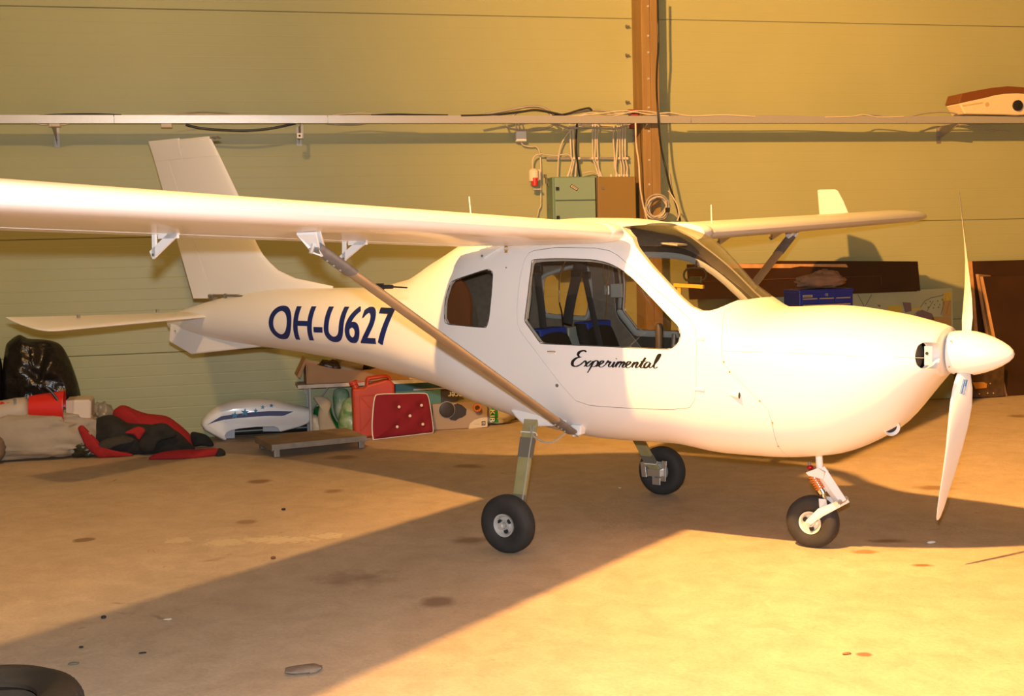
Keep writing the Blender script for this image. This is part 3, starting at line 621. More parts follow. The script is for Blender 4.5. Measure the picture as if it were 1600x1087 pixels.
# outer and inner surfaces (closed); normals outward
def fix(me,flip=False):
    bm=bmesh.new(); bm.from_mesh(me); bmesh.ops.recalc_face_normals(bm,faces=bm.faces)
    if flip: bmesh.ops.reverse_faces(bm,faces=bm.faces)
    bm.to_mesh(me); bm.free(); return me
outer_mb=MB(); rs=[fring(x) for x in fxs(-3.45,1.905,.034)]
rr=fring(1.92)
def sc_ring(x,s): 
    c=Vector((0,0,.99)); return [Vector((x,(v.y)*s,c.z+(v.z-c.z)*s)) for v in rr]
rs+=[sc_ring(1.918,.985),sc_ring(1.930,.95),sc_ring(1.936,.89)]
outer_mb.rings(rs); OUTER=fix(raw(outer_mb,'outer',[WHITE]))
OUTB=BVHTree.FromPolygons([v.co for v in OUTER.vertices],[tuple(p.vertices) for p in OUTER.polygons])
def S(px,py):
    h=OUTB.ray_cast(Vector(CAMP),ray(px,py)); 
    return h[0] if h[0] is not None else U(px,py,1,-.3)
def hollow(off_c,off_n):
    bm=bmesh.new(); bm.from_mesh(OUTER)
    for a,b,of in ((-1.05,1.10,off_c),(1.15,1.88,off_n)):
        im=fix(raw(hull(of,a,b,.05),'inner',[WHITE,TRIM]),flip=True)
        for p in im.polygons: p.material_index=1
        bm.from_mesh(im)
    me=bpy.data.meshes.new('hollow'); bm.to_mesh(me); bm.free(); me.materials.append(WHITE); me.materials.append(TRIM); return me
HOL=hollow(.022,.02)
def prism_me(poly,y0,y1):     # poly (x,z)
    mb=MB(); mb.prism([(x,y0,z) for x,z in poly],(0,y1-y0,0)); me=raw(mb,'cut',[WHITE]); return fix(me)
def xz(pts): return [(lambda v:(v.x,v.z))(S(x,y)) for x,y in pts]
def inset(poly,d):
    n=len(poly);c=(sum(p[0] for p in poly)/n,sum(p[1] for p in poly)/n);ar=sum(poly[i][0]*poly[(i+1)%n][1]-poly[(i+1)%n][0]*poly[i][1] for i in range(n));sg=1 if ar>0 else -1
    out=[]
    for i in range(n):
        a,b,c2=Vector(poly[i-1]),Vector(poly[i]),Vector(poly[(i+1)%n]); e=((b-a).normalized()+(c2-b).normalized()).normalized(); nrm=Vector((-e.y,e.x))*sg
        out.append(tuple(b+nrm*d))
    return out
def smoothpoly(pts,k=4): return [(v.x,v.y) for v in crom([Vector((x,y,0)) for x,y in pts],k,loop=True)]
DW=xz([(834.5,405.5),(870,403.8),(905,404.5),(928,406),(950,411),(970,421),(989,436),(1018,466),(1047,497),(1059,510),(1063,524),(1059,535),(1050,543.5),(1038,545.3),(1000,543.8),(961,542),(905,539.5),(851,537),(843,534),(832,519),(821,503.5),(820,497),(822,480),(825,457),(829,425),(830.5,412)])
QW=xz([(702,447),(707.6,438.7),(733,429.5),(760,421),(767,423),(770,429),(768,460),(764,497),(760,510),(754.5,511.5),(725,509),(699,506),(694.3,497),(695.5,470)])
DOOR=xz([(834,391),(870,386),(930,387),(952,391),(965,398),(981,412),(1003,433),(1040,464),(1065,486),(1078,498),(1087,513),(1089,540),(1088,600),(1086,625),(1078,637),(1050,640),(1000,639),(968,637),(935,635),(919.5,633),(899,626),(886,612),(860,580),(835,547),(813,518),(808,505),(807.5,480),(810,450),(814,425),(820,404),(826,395)])
WSC=xz([(972,354),(988,371),(994,386),(1007,402.5),(1035,434),(1065,466),(1080,479),(1095,485.6),(1108,485.5),(1120,482.5),(1132.5,477.5),(1153,469)])
wx0=WSC[0]; top=S(1016,351.5)
wlast=WSC[-1]
cx=float(1.16)
WSPOLY=[(top.x-.02,1.75),(top.x-.02,top.z+.002)]+[p for p in WSC]+[(cx,wlast[1]-.012),(cx+.04,1.75)]
print('WS',[(round(a,3),round(b,3)) for a,b in WSPOLY],'top',top)
SEAM=[(1132,486),(1128,520),(1128,560),(1131,569),(1150,590),(1187,626),(1200,641),(1206,660),(1217,699),(1220,716)]
SM=xz(SEAM)
CPOLY=[(SM[0][0]+.04,1.6),(SM[0][0]+.03,1.25)]+SM+[(SM[-1][0],.2),(2.2,.2),(2.2,1.6)]
CPIN=inset(CPOLY,.0022)
near=(-1.2,-.18)
C=lambda p,y=( -1.2,1.2): prism_me(p,*y)
body=boolean(HOL,[C(QW),C(WSPOLY),C(DOOR,near),C([( x,z) for x,z in DOOR],(.18,1.2)),C(CPOLY)],['DIFFERENCE']*5)
doorN=boolean(HOL,[C(inset(DOOR,.0025),near),C(DW)],['INTERSECT','DIFFERENCE'])
doorF=boolean(HOL,[C(inset(DOOR,.0025),(.18,1.2)),C(DW)],['INTERSECT','DIFFERENCE'])
def inlet(sy):
    mb=MB(); a=S(1452,554); c=Vector((1.80,sy*.225,.995))
    rs=[[Vector((x,c.y+.085*math.cos(t)*k,c.z+.060*math.sin(t)*k)) for t in [2*math.pi*j/28 for j in range(28)]] for x,k in ((1.862,.5),(1.87,.85),(1.885,1.),(2.05,1.))]
    mb.rings(rs); return fix(raw(mb,'cut',[WHITE]))
cowl=boolean(HOL,[C(CPIN),inlet(-1),inlet(1)],['INTERSECT','DIFFERENCE','DIFFERENCE'])
def shell(o1,o2):
    a=fix(raw(hull(o1,-1.2,1.3,.035),'a',[WHITE])); b=fix(raw(hull(o2,-1.19,1.29,.05),'b',[WHITE]),flip=True)
    bm=bmesh.new(); bm.from_mesh(a); bm.from_mesh(b); me=bpy.data.meshes.new('sh'); bm.to_mesh(me); bm.free(); return me
GS=shell(.001,.004)
glQ=[boolean(GS,[C(QW,y)],['INTERSECT']) for y in (near,(.18,1.2))]
glD=[boolean(GS,[C(DW,y)],['INTERSECT']) for y in (near,(.18,1.2))]
glW=boolean(GS,[C(WSPOLY)],['INTERSECT'])
def finish(me,name,parent,mats,ang=None,ref=True):
    idx0=[p.material_index for p in me.polygons]
    me.materials.clear()
    for m in mats: me.materials.append(m)
    me.polygons.foreach_set('material_index',[min(i,len(mats)-1) for i in idx0])
    me.name=name
    # smooth normals taken from the uncut hull
    bm=bmesh.new(); bm.from_mesh(me); bmesh.ops.triangulate(bm,faces=[f for f in bm.faces if len(f.verts)>4]); bm.to_mesh(me); bm.free()
    me.polygons.foreach_set('use_smooth',[True]*len(me.polygons)); me.set_sharp_from_angle(angle=R(25))
    if ref:
        ns=[]
        for p in me.polygons:
            for li in p.loop_indices:
                co=me.vertices[me.loops[li].vertex_index].co
                n0=p.normal
                loc,nn,idx,dist=OUTB.find_nearest(co)
                use=n0
                if dist is not None and dist<.03:
                    pn=OUTER.polygons[idx]; acc=Vector((0,0,0))
                    for vi in pn.vertices:
                        v=OUTER.vertices[vi]; acc+=v.normal/((v.co-co).length+1e-3)
                    acc.normalize()
                    if acc.dot(n0)>.88: use=acc
                    elif acc.dot(n0)<-.88: use=-acc
                ns.append(use)
        me.normals_split_custom_set(ns)
    o=bpy.data.objects.new(name,me); link(o); o.parent=parent; ORG[o.name]=ORG[parent.name]; 
    return o
fus=finish(body,'fuselage',PLANE,[WHITE,TRIM])
cow=finish(cowl,'engine_cowling',PLANE,[WHITE,BLACKP])
DOORS=[]
for me in (doorN,doorF):
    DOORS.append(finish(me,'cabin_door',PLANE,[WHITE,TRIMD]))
for i,me in enumerate(glD): finish(me,'window_pane',DOORS[i],[GLASS])
for me in glQ: finish(me,'rear_window',PLANE,[GLASS])
wsn=finish(glW,'windscreen',PLANE,[GLASS])
# surface point near/far for given x,z
def SY(x,z,side=-1):
    h=OUTB.ray_cast(Vector((x,side*2,z)),Vector((0,-side,0))); return h[0],h[1]
def onside(poly,side,off=0.):
    out=[]
    for x,z in poly:
        c,n=SY(x,z,side); 
        if c is not None: out.append(c+n*off)
    return out
# rims inside the window openings
for side,dr in ((-1,DOORS[0]),(1,DOORS[1])):
    P=onside(smoothpoly(inset(DW,-.018),3),side,-.030)
    mb=MB(); mb.tube(P,.018,6,flat=.35,loop=True,up=(0,0,1)); mb.build('window_frame',GREYT,dr,smooth=50)
P=onside(smoothpoly(inset(QW,-.012),3),1,-.028); mb=MB(); mb.tube(P,.014,6,loop=True); mb.build('rear_window_frame',GREYT,PLANE,smooth=50)
# black rubber lines round the openings
for side in (-1,1):
    par=DOORS[0 if side<0 else 1]
    mb=MB(); mb.tube(onside(smoothpoly(DW,3),side,-.001),.0022,5,loop=True); mb.build('window_seal',BLACK,par)
    mb=MB(); mb.tube(onside(smoothpoly(QW,3),side,-.001),.0022,5,loop=True); mb.build('window_seal',BLACK,PLANE)
# ---- wings
Z0=1.522; DIH=.0315; XLE=.485; XTE=-.560; CHD=XLE-XTE
FU=[(0,.045),(.006,.062),(.02,.077),(.045,.088),(.08,.096),(.15,.104),(.25,.107),(.4,.100),(.6,.075),(.8,.042),(1,.010)]
FLo=[(.006,.030),(.02,.018),(.045,.009),(.08,.004),(.15,.0),(.3,-.001),(.5,0),(.8,.001),(1,.002)]
def zbot(y): return Z0+(.0348 if y<0 else .0290)*abs(y)
def wring(y,k=1.,kz=1.,dx=0.,dz=0.):
    zb=zbot(y); out=[]
    for c,t in FU[::-1]+FLo:
        out.append(Vector((XLE-CHD*(c*k)+dx-(CHD*(1-k)*.35),y,zb+.045+(t-.045)*kz+dz)))
    return out
def wing(side):
    mb=MB(); rs=[]
    ys=[.50,.9,1.6,2.3,3.0,3.7,4.3,4.55]
    for y in ys: rs.append(wring(side*y))
    for y,k,kz in ((4.68,.985,.93),(4.78,.95,.78),(4.85,.89,.55),(4.89,.80,.30),(4.90,.72,.12)): rs.append(wring(side*y,k,kz))
    if side>0: rs=[r[::-1] for r in rs]
    mb.rings(rs); return mb.build('wing',WHITE,PLANE,smooth=40,fix=True)
WG=[wing(-1),wing(1)]
# trailing edge surfaces: aileron and flap as raised seams
for side,wg in zip((-1,1),WG):
    for nm,y0,y1 in (('flap',.62,2.45),('aileron',2.47,4.5)):
        mb=MB(); rs=[]
        for y in (y0,(y0+y1)/2,y1):
            r=wring(side*y); cp=[v for v in r if v.x<XTE+.26]
            c=Vector((XTE+.12,side*y,zbot(side*y)+.018)); rs.append([c+(v-c)*1.0+Vector((0,0,.0012 if v.z>c.z else -.0012))+Vector((-.004,0,0)) for v in cp])
        mb.rings(rs); mb.build(nm,WHITE,wg,smooth=35,fix=True)
    # root stub of the fuselage with rounded edge
    mb=MB(); rs=[]
    for y,kk,dz in ((.455,1.0,.002),(.50,1.01,.004),(.54,1.015,.003),(.575,1.0,.001),(.590,.97,-.001),(.594,.93,-.0)):
        r=wring(side*y); c=Vector((.0,side*y,zbot(side*y)+.05)); rs.append([Vector((c.x+(v.x-c.x)*kk,v.y,c.z+(v.z-c.z)*(kk+.04)+dz)) for v in r])
    mb.rings(rs); mb.build('wing_root_fairing',WHITE,PLANE,smooth=50,fix=True)
# winglets
def uy(pts,y): return [U(a,b,1,y) for a,b in pts]
wl=uy([(1277,297),(1281,296),(1304,295.5),(1309,298),(1318,315),(1325,332),(1330,348),(1281,348)],4.66)
for side,wg in ((1,WG[1]),(-1,WG[0])):
    mb=MB(); P=[Vector((v.x,side*4.66,v.z)) for v in wl]; mb.prism(P,(0,side*.014,0)); mb.build('winglet',WHITE,wg,fix=True,bevel=.005)
# hinge / control brackets under the trailing edge
def bracket(y,x0,par,h=.10,l=.155):
    z=zbot(y)+.012
    mb=MB(); P=[(x0+l,y,z-.004),(x0+l-.01,y,z-.022),(x0+.012,y,z-h-.006),(x0-.004,y,z-h),(x0-.002,y,z+.003)]
    Q=[Vector(p) for p in P]
    # frame made of bars so that the triangle is open
    mb.box(Vector((x0,y-.006,z-h)),(.018,0,0),(0,.012,0),(0.004,0,h+.01))
    a=Vector((x0+.002,y-.006,z-h-.008)); b=Vector((x0+l,y-.006,z-.016))
    d=b-a; n=Vector((-d.z,0,d.x)).normalized()
    mb.box(a,d,(0,.012,0),n*.034)
    mb.box(Vector((x0+.04,y-.006,z-.03)),(l-.045,0,0),(0,.012,0),(0,0,.034))
    o=mb.build('hinge_bracket',WHITEM,par,fix=True)
    mb=MB(); c=Vector((x0+.009,y-.0065,z-h+.008)); mb.cyl(c,c+Vector((0,-.004,0)),.006,n=10); mb.build('pivot_bolt',GLUE,o); return o
for side,wg in ((-1,WG[0]),(1,WG[1])):
    for yy in (1.50,2.61,3.6): bracket(side*yy,-.44,wg)
for side in (-1,1):
    mb=MB(); P=[S(752,382),S(788,383),S(757,403),S(752,403)]; P=[Vector((p.x,side*abs(p.y)+side*.0,p.z)) for p in P]; mb.prism(P,(0,side*.014,0)); b=mb.build('flap_bracket',WHITEM,PLANE,fix=True)
    c=P[2]+Vector((-.005,side*.014,.012)); mb=MB(); mb.cyl(c,c+Vector((0,side*.004,0)),.007,n=10); mb.build('pivot_bolt',GLUE,b)
c=S(793,388)+Vector((0,-.012,0)); mb=MB()
for dz in (-.022,.006): mb.lathe(c+Vector((0,0,dz)),(0,0,1),[(0,.0),(.0,.012),(.008,.006),(.016,.012),(.016,0)],12)
mb.build('fuel_drain',BRASS,PLANE,smooth=40)
# antennas on the roof and wings
for (x0,y0,x1,y1,yv) in ((736,333,733,307,.10),(1112,343,1111,320,1.2)):
    a=U(x0,y0+6,1,yv-0.7 if x0<800 else .55); b=U(x1,y1,1,yv-0.7 if x0<800 else .55); mb=MB(); mb.tube([a,b],[.004,.003],6); mb.build('whip_aerial',WHITEM,PLANE)
# ---- lift struts
def strut(side):
    lo=Vector((.16,-.455,.565)); up=Vector((.217,-2.416,1.568)); lo.y*=-side; up.y*=-side
    t=(up-lo).normalized(); xa=(Vector((1,0,0))-t*t.x).normalized()
    def tube(a,b,r,m,name,par,flat=.45):
        mb=MB(); mb.tube([a,b],r,20,flat=flat,up=xa); return mb.build(name,m,par,smooth=50)
    s=tube(lo+t*.09,up-t*.06,.034,BRONZE,'lift_strut',PLANE)
    tube(lo+t*.02,lo+t*.20,.0375,SLEEVE,'lower_sleeve',s); tube(up-t*.27,up-t*.04,.0385,SLEEVE,'upper_sleeve',s)
    nrm=t.cross(xa); nrm=nrm if nrm.y*side>0 else -nrm
    for base,dr,n,st in ((lo+t*.07,1,4,.035),(up-t*.09,-1,4,.042)):
        for i in range(n):
            c=base+t*dr*i*st+nrm*.0168-xa*.006; mb=MB(); mb.cyl(c,c+nrm*.003,.0045,n=8); mb.build('rivet',STEEL,s)
    mb=MB(); a=lo+t*.03; b=lo-t*.055; mb.box(a-xa*.014-nrm*.004,xa*.028,nrm*.008,b-a)
    mb.build('fork_end',STEEL,s)
    mb=MB(); c=lo-t*.03; mb.prism([c+Vector((-.02,0,-.014)),c+Vector((.032,0,.0)),c+Vector((.035,0,.05)),c+Vector((-.03,0,.05))],(0,-side*.05,0)); mb.build('lower_fitting',WHITE,PLANE,bevel=.006,fix=True)
    # upper bracket
    mb=MB(); k=Vector((0,side*.012,0)); zz=zbot(side*2.416)+.01
    P=[Vector((up.x-.055,up.y,zz)),Vector((up.x+.05,up.y,zz)),up-t*.05+xa*.022,up-t*.09+xa*.008,up-t*.06-xa*.024]
    mb.prism([p+nrm*.012 for p in P],nrm*.010); mb.prism([p-nrm*.022 for p in P],nrm*.008); mb.build('upper_fitting',WHITEM,s,bevel=.003,fix=True)
    mb=MB(); c=up-t*.03; mb.cyl(c-nrm*.03,c+nrm*.035,.008,n=10); mb.build('attachment_bolt',STEEL,s)
    return s
ST=[strut(-1),strut(1)]
# pitot probe on the near strut
a=Vector((.19,-1.72,1.205)); 
pp=U(595,448,1,-1.80); mb=MB(); q=pp; mb.tube([q,q+Vector((.065,0,0))],.009,8); mb.tube([q+Vector((.06,0,0)),q+Vector((.145,0,-.004))],.0035,6); mb.box(q+Vector((-.02,-.01,-.025)),(.03,0,0),(0,.02,0),(0,0,.04)); mb.build('pitot_probe',BLACKP,ST[0])
# ---- tail
def finprism(name,pts,y,th,m,par,dx=0):
    P=uy(pts,y); n=len(P); mb=MB(); cxm=sum(p.x for p in P)/n
    mb.prism([p+Vector((0,th/2,0)) for p in P],(0,-th,0)); return mb.build(name,m,par,bevel=th*.42,fix=True)
fin_LE=[(327,214),(330,217),(340,237),(352,262),(373,306),(400,379),(411,398),(425,414),(437,424),(449,431),(470,437),(520,442)]
hinge=[(331,457),(327,446),(268,257)]
# airfoil-like fin built from horizontal slices
def interp(L,z):   # L list of (z,x) sorted by z
    L=sorted(L)
    for (z0,x0),(z1,x1) in zip(L[:-1],L[1:]):
        if z0<=z<=z1: return x0+(x1-x0)*(z-z0)/(z1-z0+1e-9)
    return L[0][1] if z<L[0][0] else L[-1][1]
LE=[(v.z,v.x) for v in uy(fin_LE,0)]; TEr=[(v.z,v.x) for v in uy([(232,221),(240,245),(303,468),(306,475)],0)]
HG=[(v.z,v.x) for v in uy([(331,457),(265,251)],0)]
ztop=U(325,213,1,0).z
def finloft(name,xle,xte,z0,z1,k,par,n=18,thk=.10,rnd=True):
    mb=MB(); rs=[]
    zs_=[z0+(z1-z0)*i/n for i in range(n+1)]
    for z in zs_:
        a=xle(z);b=xte(z);c=a-b; row=[]
        full=interp(LE,z)-interp(TEr,z)
        e=1.
        if rnd and z1-z<.03: e=max(.25,math.sqrt(max(0,1-((.03-(z1-z))/.03)**2)))
        prof=[0,.02,.08,.2,.35,.5,.65,.8,.92,1]
        def th(x): 
            u=(interp(LE,z)-x)/full; u=min(max(u,0),1); return (.5*thk*min(full,.75)*2.6*(.2969*math.sqrt(u)-.126*u-.3516*u*u+.2843*u**3-.1036*u**4)*2.+.0015)*e
        for u in prof: x=a-c*u; row.append(Vector((x,th(x),z)))
        for u in prof[::-1]: x=a-c*u; row.append(Vector((x,-th(x),z)))
        rs.append(row)
    mb.rings(rs); return mb.build(name,WHITE,par,smooth=35,fix=True)
zstep=U(269.5,249.7,1,0).z
fin=finloft('tail_fin',lambda z:interp(LE,z),lambda z:interp(HG,z)+.004,1.26,zstep-.0,1,PLANE,rnd=False)
HT=[(v.z,v.x) for v in uy([(288,250),(281,221),(280,213)],0)]
fin2=finloft('fin_tip',lambda z:interp(LE,z),lambda z:interp(HT,z)+.004,zstep+.0005,ztop,1,PLANE)
rud=finloft('rudder',lambda z:interp(HG,z)-.003,lambda z:interp(TEr,z),U(303,466,1,0).z,zstep,1,PLANE,rnd=False)
rhorn=finloft('rudder_horn',lambda z:interp(HT,z)-.003,lambda z:interp(TEr,z),zstep+.0008,U(240,220,1,0).z,1,rud)
a=U(328,216,1,0); mb=MB(); mb.tube([a,a+Vector((.05,0,0))],.005,6); mb.tube([a+Vector((.03,-.008,.004)),a+Vector((.10,-.008,.004))],.0045,6); mb.tube([a+Vector((.03,.008,-.004)),a+Vector((.10,.008,-.004))],.0045,6); mb.build('tail_aerial',ALUD,PLANE)
# rudder control rod
mb=MB(); P=[U(328,462,1,-.05),U(352,462,1,-.06),U(379,462.5,1,-.07)]; mb.tube(P[:2],.0035,6); mb.tube(P[1:],.006,8); mb.cyl(P[1]-Vector((.004,0,0)),P[1]+Vector((.004,0,0)),.016,n=10); c=P[0]; mb.cyl(c+Vector((0,.01,0)),c+Vector((0,-.01,0)),.011,n=10); mb.build('rudder_rod',GLUE,PLANE)
mb=MB(); c=U(325,466,1,-.04); mb.box(c,(.06,0,0),(0,.03,0),(0,0,.008)); mb.build('rudder_horn_plate',ALUD,PLANE)
# stabiliser
def stab(side):
    rs=[];mb=MB()
    for y,xl,xt,zl,zt2,k in ((.04,-2.955,-3.19,1.112,1.140,1),(.5,-2.945,-3.21,1.108,1.150,1),(1.0,-2.935,-3.25,1.102,1.166,1),(1.28,-2.93,-3.275,1.099,1.176,1),(1.34,-2.945,-3.28,1.101,1.179,.8),(1.38,-3.0,-3.285,1.112,1.181,.4),(1.395,-3.08,-3.288,1.13,1.182,.12)):
        row=[]
        for i in range(9):
            u=(1-math.cos(math.pi*i/8))/2; t=.5*.085*(.2969*math.sqrt(u)-.126*u-.3516*u*u+.2843*u**3-.1036*u**4)*5*.36*k*1.6+.001
            row.append((xl+(xt-xl)*u,zl+(zt2-zl)*u**1.3,t))
        rs.append([Vector((x,side*y,z+t)) for x,z,t in row]+[Vector((x,side*y,z-t)) for x,z,t in row[::-1]])
    mb.rings(rs); o=mb.build('tailplane',WHITE,PLANE,smooth=35,fix=True)
    for y in (.38,1.0):
        c=Vector((-3.14,side*y,1.155)); mb=MB(); mb.box(c,(.012,0,0),(0,.02,0),(0,0,.02)); mb.build('elevator_hinge',ALUD,o)
    return o
stab(-1);stab(1)
# ventral fin
vp_=uy([(270,506),(268,533),(303,553),(376,545),(420,540),(420,528),(330,520),(285,505)],-.02)
mb=MB(); 
top_=[vp_[0],vp_[7],vp_[6],vp_[5]]
mb.prism([p+Vector((0,.055,0)) for p in vp_],(0,-.085,0)); mb.build('ventral_fin',WHITE,PLANE,bevel=.012,fix=True)
c=U(274,517,1,-.065); mb=MB(); mb.cyl(c,c+Vector((0,-.004,0)),.008,n=10); mb.build('ventral_bolt',STEEL,PLANE)
# ---- spinner and propeller
HUB=Vector((2.0,0,.992)); PB=R(13.0)
mb=MB()
prof=[(-.055,.0),(-.055,.092),(-.052,.096),(-.03,.1005),(.0,.1035),(.03,.1035),(.06,.0995),(.10,.089),(.14,.074),(.175,.056),(.205,.036),(.222,.018),(.2285,.0)]
mb.lathe(HUB,(1,0,0),prof,48); spm=fix(raw(mb,'spin',[WHITE,BLACK]))
cuts=[]
bd=Vector((0,math.sin(PB),math.cos(PB)))
for sgn in (1,-1):
    m2=MB(); e=Vector((0,bd.z,-bd.y)); c=HUB+Vector((.012,0,0))
    rs=[[c+bd*sgn*q+Vector((1,0,0))*(.042*math.cos(t))+e*(.036*math.sin(t)) for t in [2*math.pi*j/24 for j in range(24)]] for q in (.065,.2)]
    m2.rings(rs); mm=fix(raw(m2,'c',[BLACK])); mm.polygons.foreach_set('material_index',[0]*len(mm.polygons)); cuts.append(mm)
spm=boolean(spm,cuts,['DIFFERENCE']*2)
spn=finish(spm,'spinner',PLANE,[WHITE,BLACK],ref=False)
mb=MB(); mb.lathe(HUB,(1,0,0),[(-.075,.055),(-.056,.055),(-.0555,0)],24); mb.lathe(HUB,(1,0,0),[(-.105,.0),(-.105,.07),(-.075,.07),(-.075,0)],24); mb.build('hub_flange',BLACKP,PLANE,smooth=40)
for sgn in (1,-1):
    mb=MB(); rs=[]
    e=Vector((0,bd.z,-bd.y))*1.0
    for r_,ch,tk,sw in ((.045,.046,.040,0),(.10,.060,.034,0),(.16,.092,.026,-.001),(.24,.122,.020,-.004),(.34,.130,.016,-.012),(.45,.118,.013,-.024),(.56,.098,.010,-.040),(.65,.078,.008,-.055),(.72,.058,.006,-.066),(.76,.036,.004,-.073),(.775,.014,.002,-.077)):
        beta=math.atan2(.86,2*math.pi*max(r_,.12)); ch*=1.12; tk*=.85; rot=e*(-sgn)*-1
        # chord vector: lower blade faces the camera, upper is seen edge-on
        cdir=Vector((math.sin(beta),0,0))+e*(-sgn)*math.cos(beta)
        nd=Vector((math.cos(beta),0,0))-e*(-sgn)*math.sin(beta)
        c=HUB+Vector((.012+sw,0,0))+bd*sgn*r_
        row=[]
        for t in [2*math.pi*j/20 for j in range(20)]:
            u=math.cos(t); v=math.sin(t)*(1 if math.sin(t)>0 else .35)*(1-.35*u)
            row.append(c+cdir*(ch/2*u)+nd*(tk*.5*v))
        rs.append(row)
    mb.rings(rs); bl=mb.build('propeller_blade',WHITE,PLANE,smooth=50,fix=True)
    if sgn<0: LOWB=bl
    # dark leading-edge tip
    
# blade decal
bv=BVHTree.FromPolygons([v.co for v in LOWB.data.vertices],[tuple(p.vertices) for p in LOWB.data.polygons])
def onbl(x,y,off=.0012):
    h=bv.ray_cast(Vector(CAMP),ray(x,y)); return h[0]+(h[1] if h[1].dot(ray(x,y))<0 else -h[1])*off if h[0] is not None else None
Q=[onbl(*q) for q in ((1505,592.5),(1511.5,593.5),(1506,616),(1499.5,614))]
if all(q is not None for q in Q):
    mb=MB(); mb.tube(Q,.0016,4,loop=True); mb.tube([Q[0]*.6+Q[1]*.4,Q[3]*.6+Q[2]*.4],.0028,4); mb.tube([Q[1]*.8+Q[0]*.2,(Q[1]*.8+Q[0]*.2)*.55+(Q[2]*.8+Q[3]*.2)*.45],.0022,4); mb.build('blade_decal',mat('decal_blue',(.02,.12,.38),.5),LOWB)
for px,py in ((1486.5,532.5),(1483.5,573)):
    c=U(px,py,1,-.085); mb=MB(); mb.cyl(c,c+Vector((0,-.012,0)),.0035,n=8); mb.build('screw',BRASS,spn)
# cowl details
for sy in (-1,1):
    mb=MB(); mb.box(Vector((1.845,sy*.20,.955)),(.004,0,0),(0,-sy*-.13,0),(0,0,.075)); 
    mb=MB(); a=Vector((1.868,sy*.215,.995)); mb.cyl(a,a+Vector((-.006,0,0)),.052,n=20); mb.build('inlet_baffle',BLACK,cow)
    mb=MB(); mb.box(Vector((1.893,sy*.232,.952)),(.034,0,0),(0,-sy*.006,0),(0,0,.086)); pl=mb.build('baffle_plate',mat('bright_sheet',(.68,.70,.74),.4,.5),cow)
    mb=MB(); c=Vector((1.905,sy*.232,1.006)); mb.cyl(c,c+Vector((0,sy*.005,0)),.007,n=10); mb.build('baffle_screw',BLACK,pl)
for px,py in ((1131,565),(1140,581),(1187,626),(1207,660),(1216,697)):
    c=S(px,py); n=OUTB.find_nearest(c)[1]; mb=MB(); mb.cyl(c-n*.001,c+n*.0025,.0045,n=8); mb.build('screw',BRASS,cow)
# exhaust / scoop on the side
c=S(1150,620); mb=MB(); rs=[]
for t,r_ in ((0,.002),(.03,.012),(.055,.02),(.062,.021)): rs.append([c+Vector((-.04+t,-.006+r_*.9*-1*abs(math.sin(a))*1.1+.004,.01-.02*t+r_*math.cos(a))) for a in [math.pi*j/10 for j in range(11)]])
mb.rings(rs); sco=mb.build('air_scoop',WHITE,cow,smooth=50,fix=True)
mb=MB(); q=c+Vector((.0225,-.013,.009)); mb.sphere(q,.015,12,8,sc=(.15,.8,1)); mb.build('scoop_mouth',BLACK,sco)
c=S(1394,671); n=OUTB.find_nearest(c)[1]; mb=MB(); ax=Vector((.62,-.70,-.25)).normalized(); mb.lathe(c-n*.03,ax,[(-.05,.02),(.01,.036),(.045,.04),(.05,.036),(.045,.034),(.0,.02),(0,0)],20); mb.build('outlet_pipe',WHITE,cow,smooth=50)
mb=MB(); mb.lathe(c-n*.03,ax,[(.030,.0),(.030,.032),(.031,.0)],20); mb.build('outlet_mouth',BLACK,cow)
# horizontal split line on the cowl, door furniture
def surfline(name,pts,r,m,par,off=.0):
    P=[]
    for x,y in pts:
        c=S(x,y); n=OUTB.find_nearest(c)[1]; P.append(c+n*off)
    mb=MB(); mb.tube(crom(P,4),r,4); return mb.build(name,m,par)
SEAMM=mat('seam_grey',(.50,.46,.38),.7)
surfline('cowl_split_line',[(1130,548),(1180,549.5),(1260,552),(1340,556),(1400,558),(1444,559)],.0012,SEAMM,cow)
for (px,py) in ((870.5,602),(791,418)):
    c=S(px,py); n=OUTB.find_nearest(c)[1]; mb=MB(); mb.cyl(c-n*.001,c+n*.003,.009 if px>800 else .004,n=12); mb.build('cap_screw',GLUE,PLANE)
c=S(863,550); n=OUTB.find_nearest(c)[1]; mb=MB(); mb.tube([c+Vector((-.018,0,.0))+n*.002,c+Vector((.018,0,-.0))+n*.002],.010,14,flat=.5,up=(0,0,1)); hd=mb.build('door_handle',WHITEM,DOORS[0],smooth=50,bevel=0)
mb=MB(); mb.tube([c+Vector((-.026,0,.003))+n*.007,c+Vector((.024,0,.003))+n*.007],.0030,6); mb.build('latch_blade',BRASS,hd)
for py in (529,608):
    c=S(1094,py); n=OUTB.find_nearest(c)[1]; mb=MB(); mb.tube([c+Vector((-.03,0,0))+n*.001,c+Vector((.022,0,0))+n*.001],.010,10,flat=.45,up=(0,0,1)); mb.build('door_hinge',WHITE,DOORS[0],smooth=50)
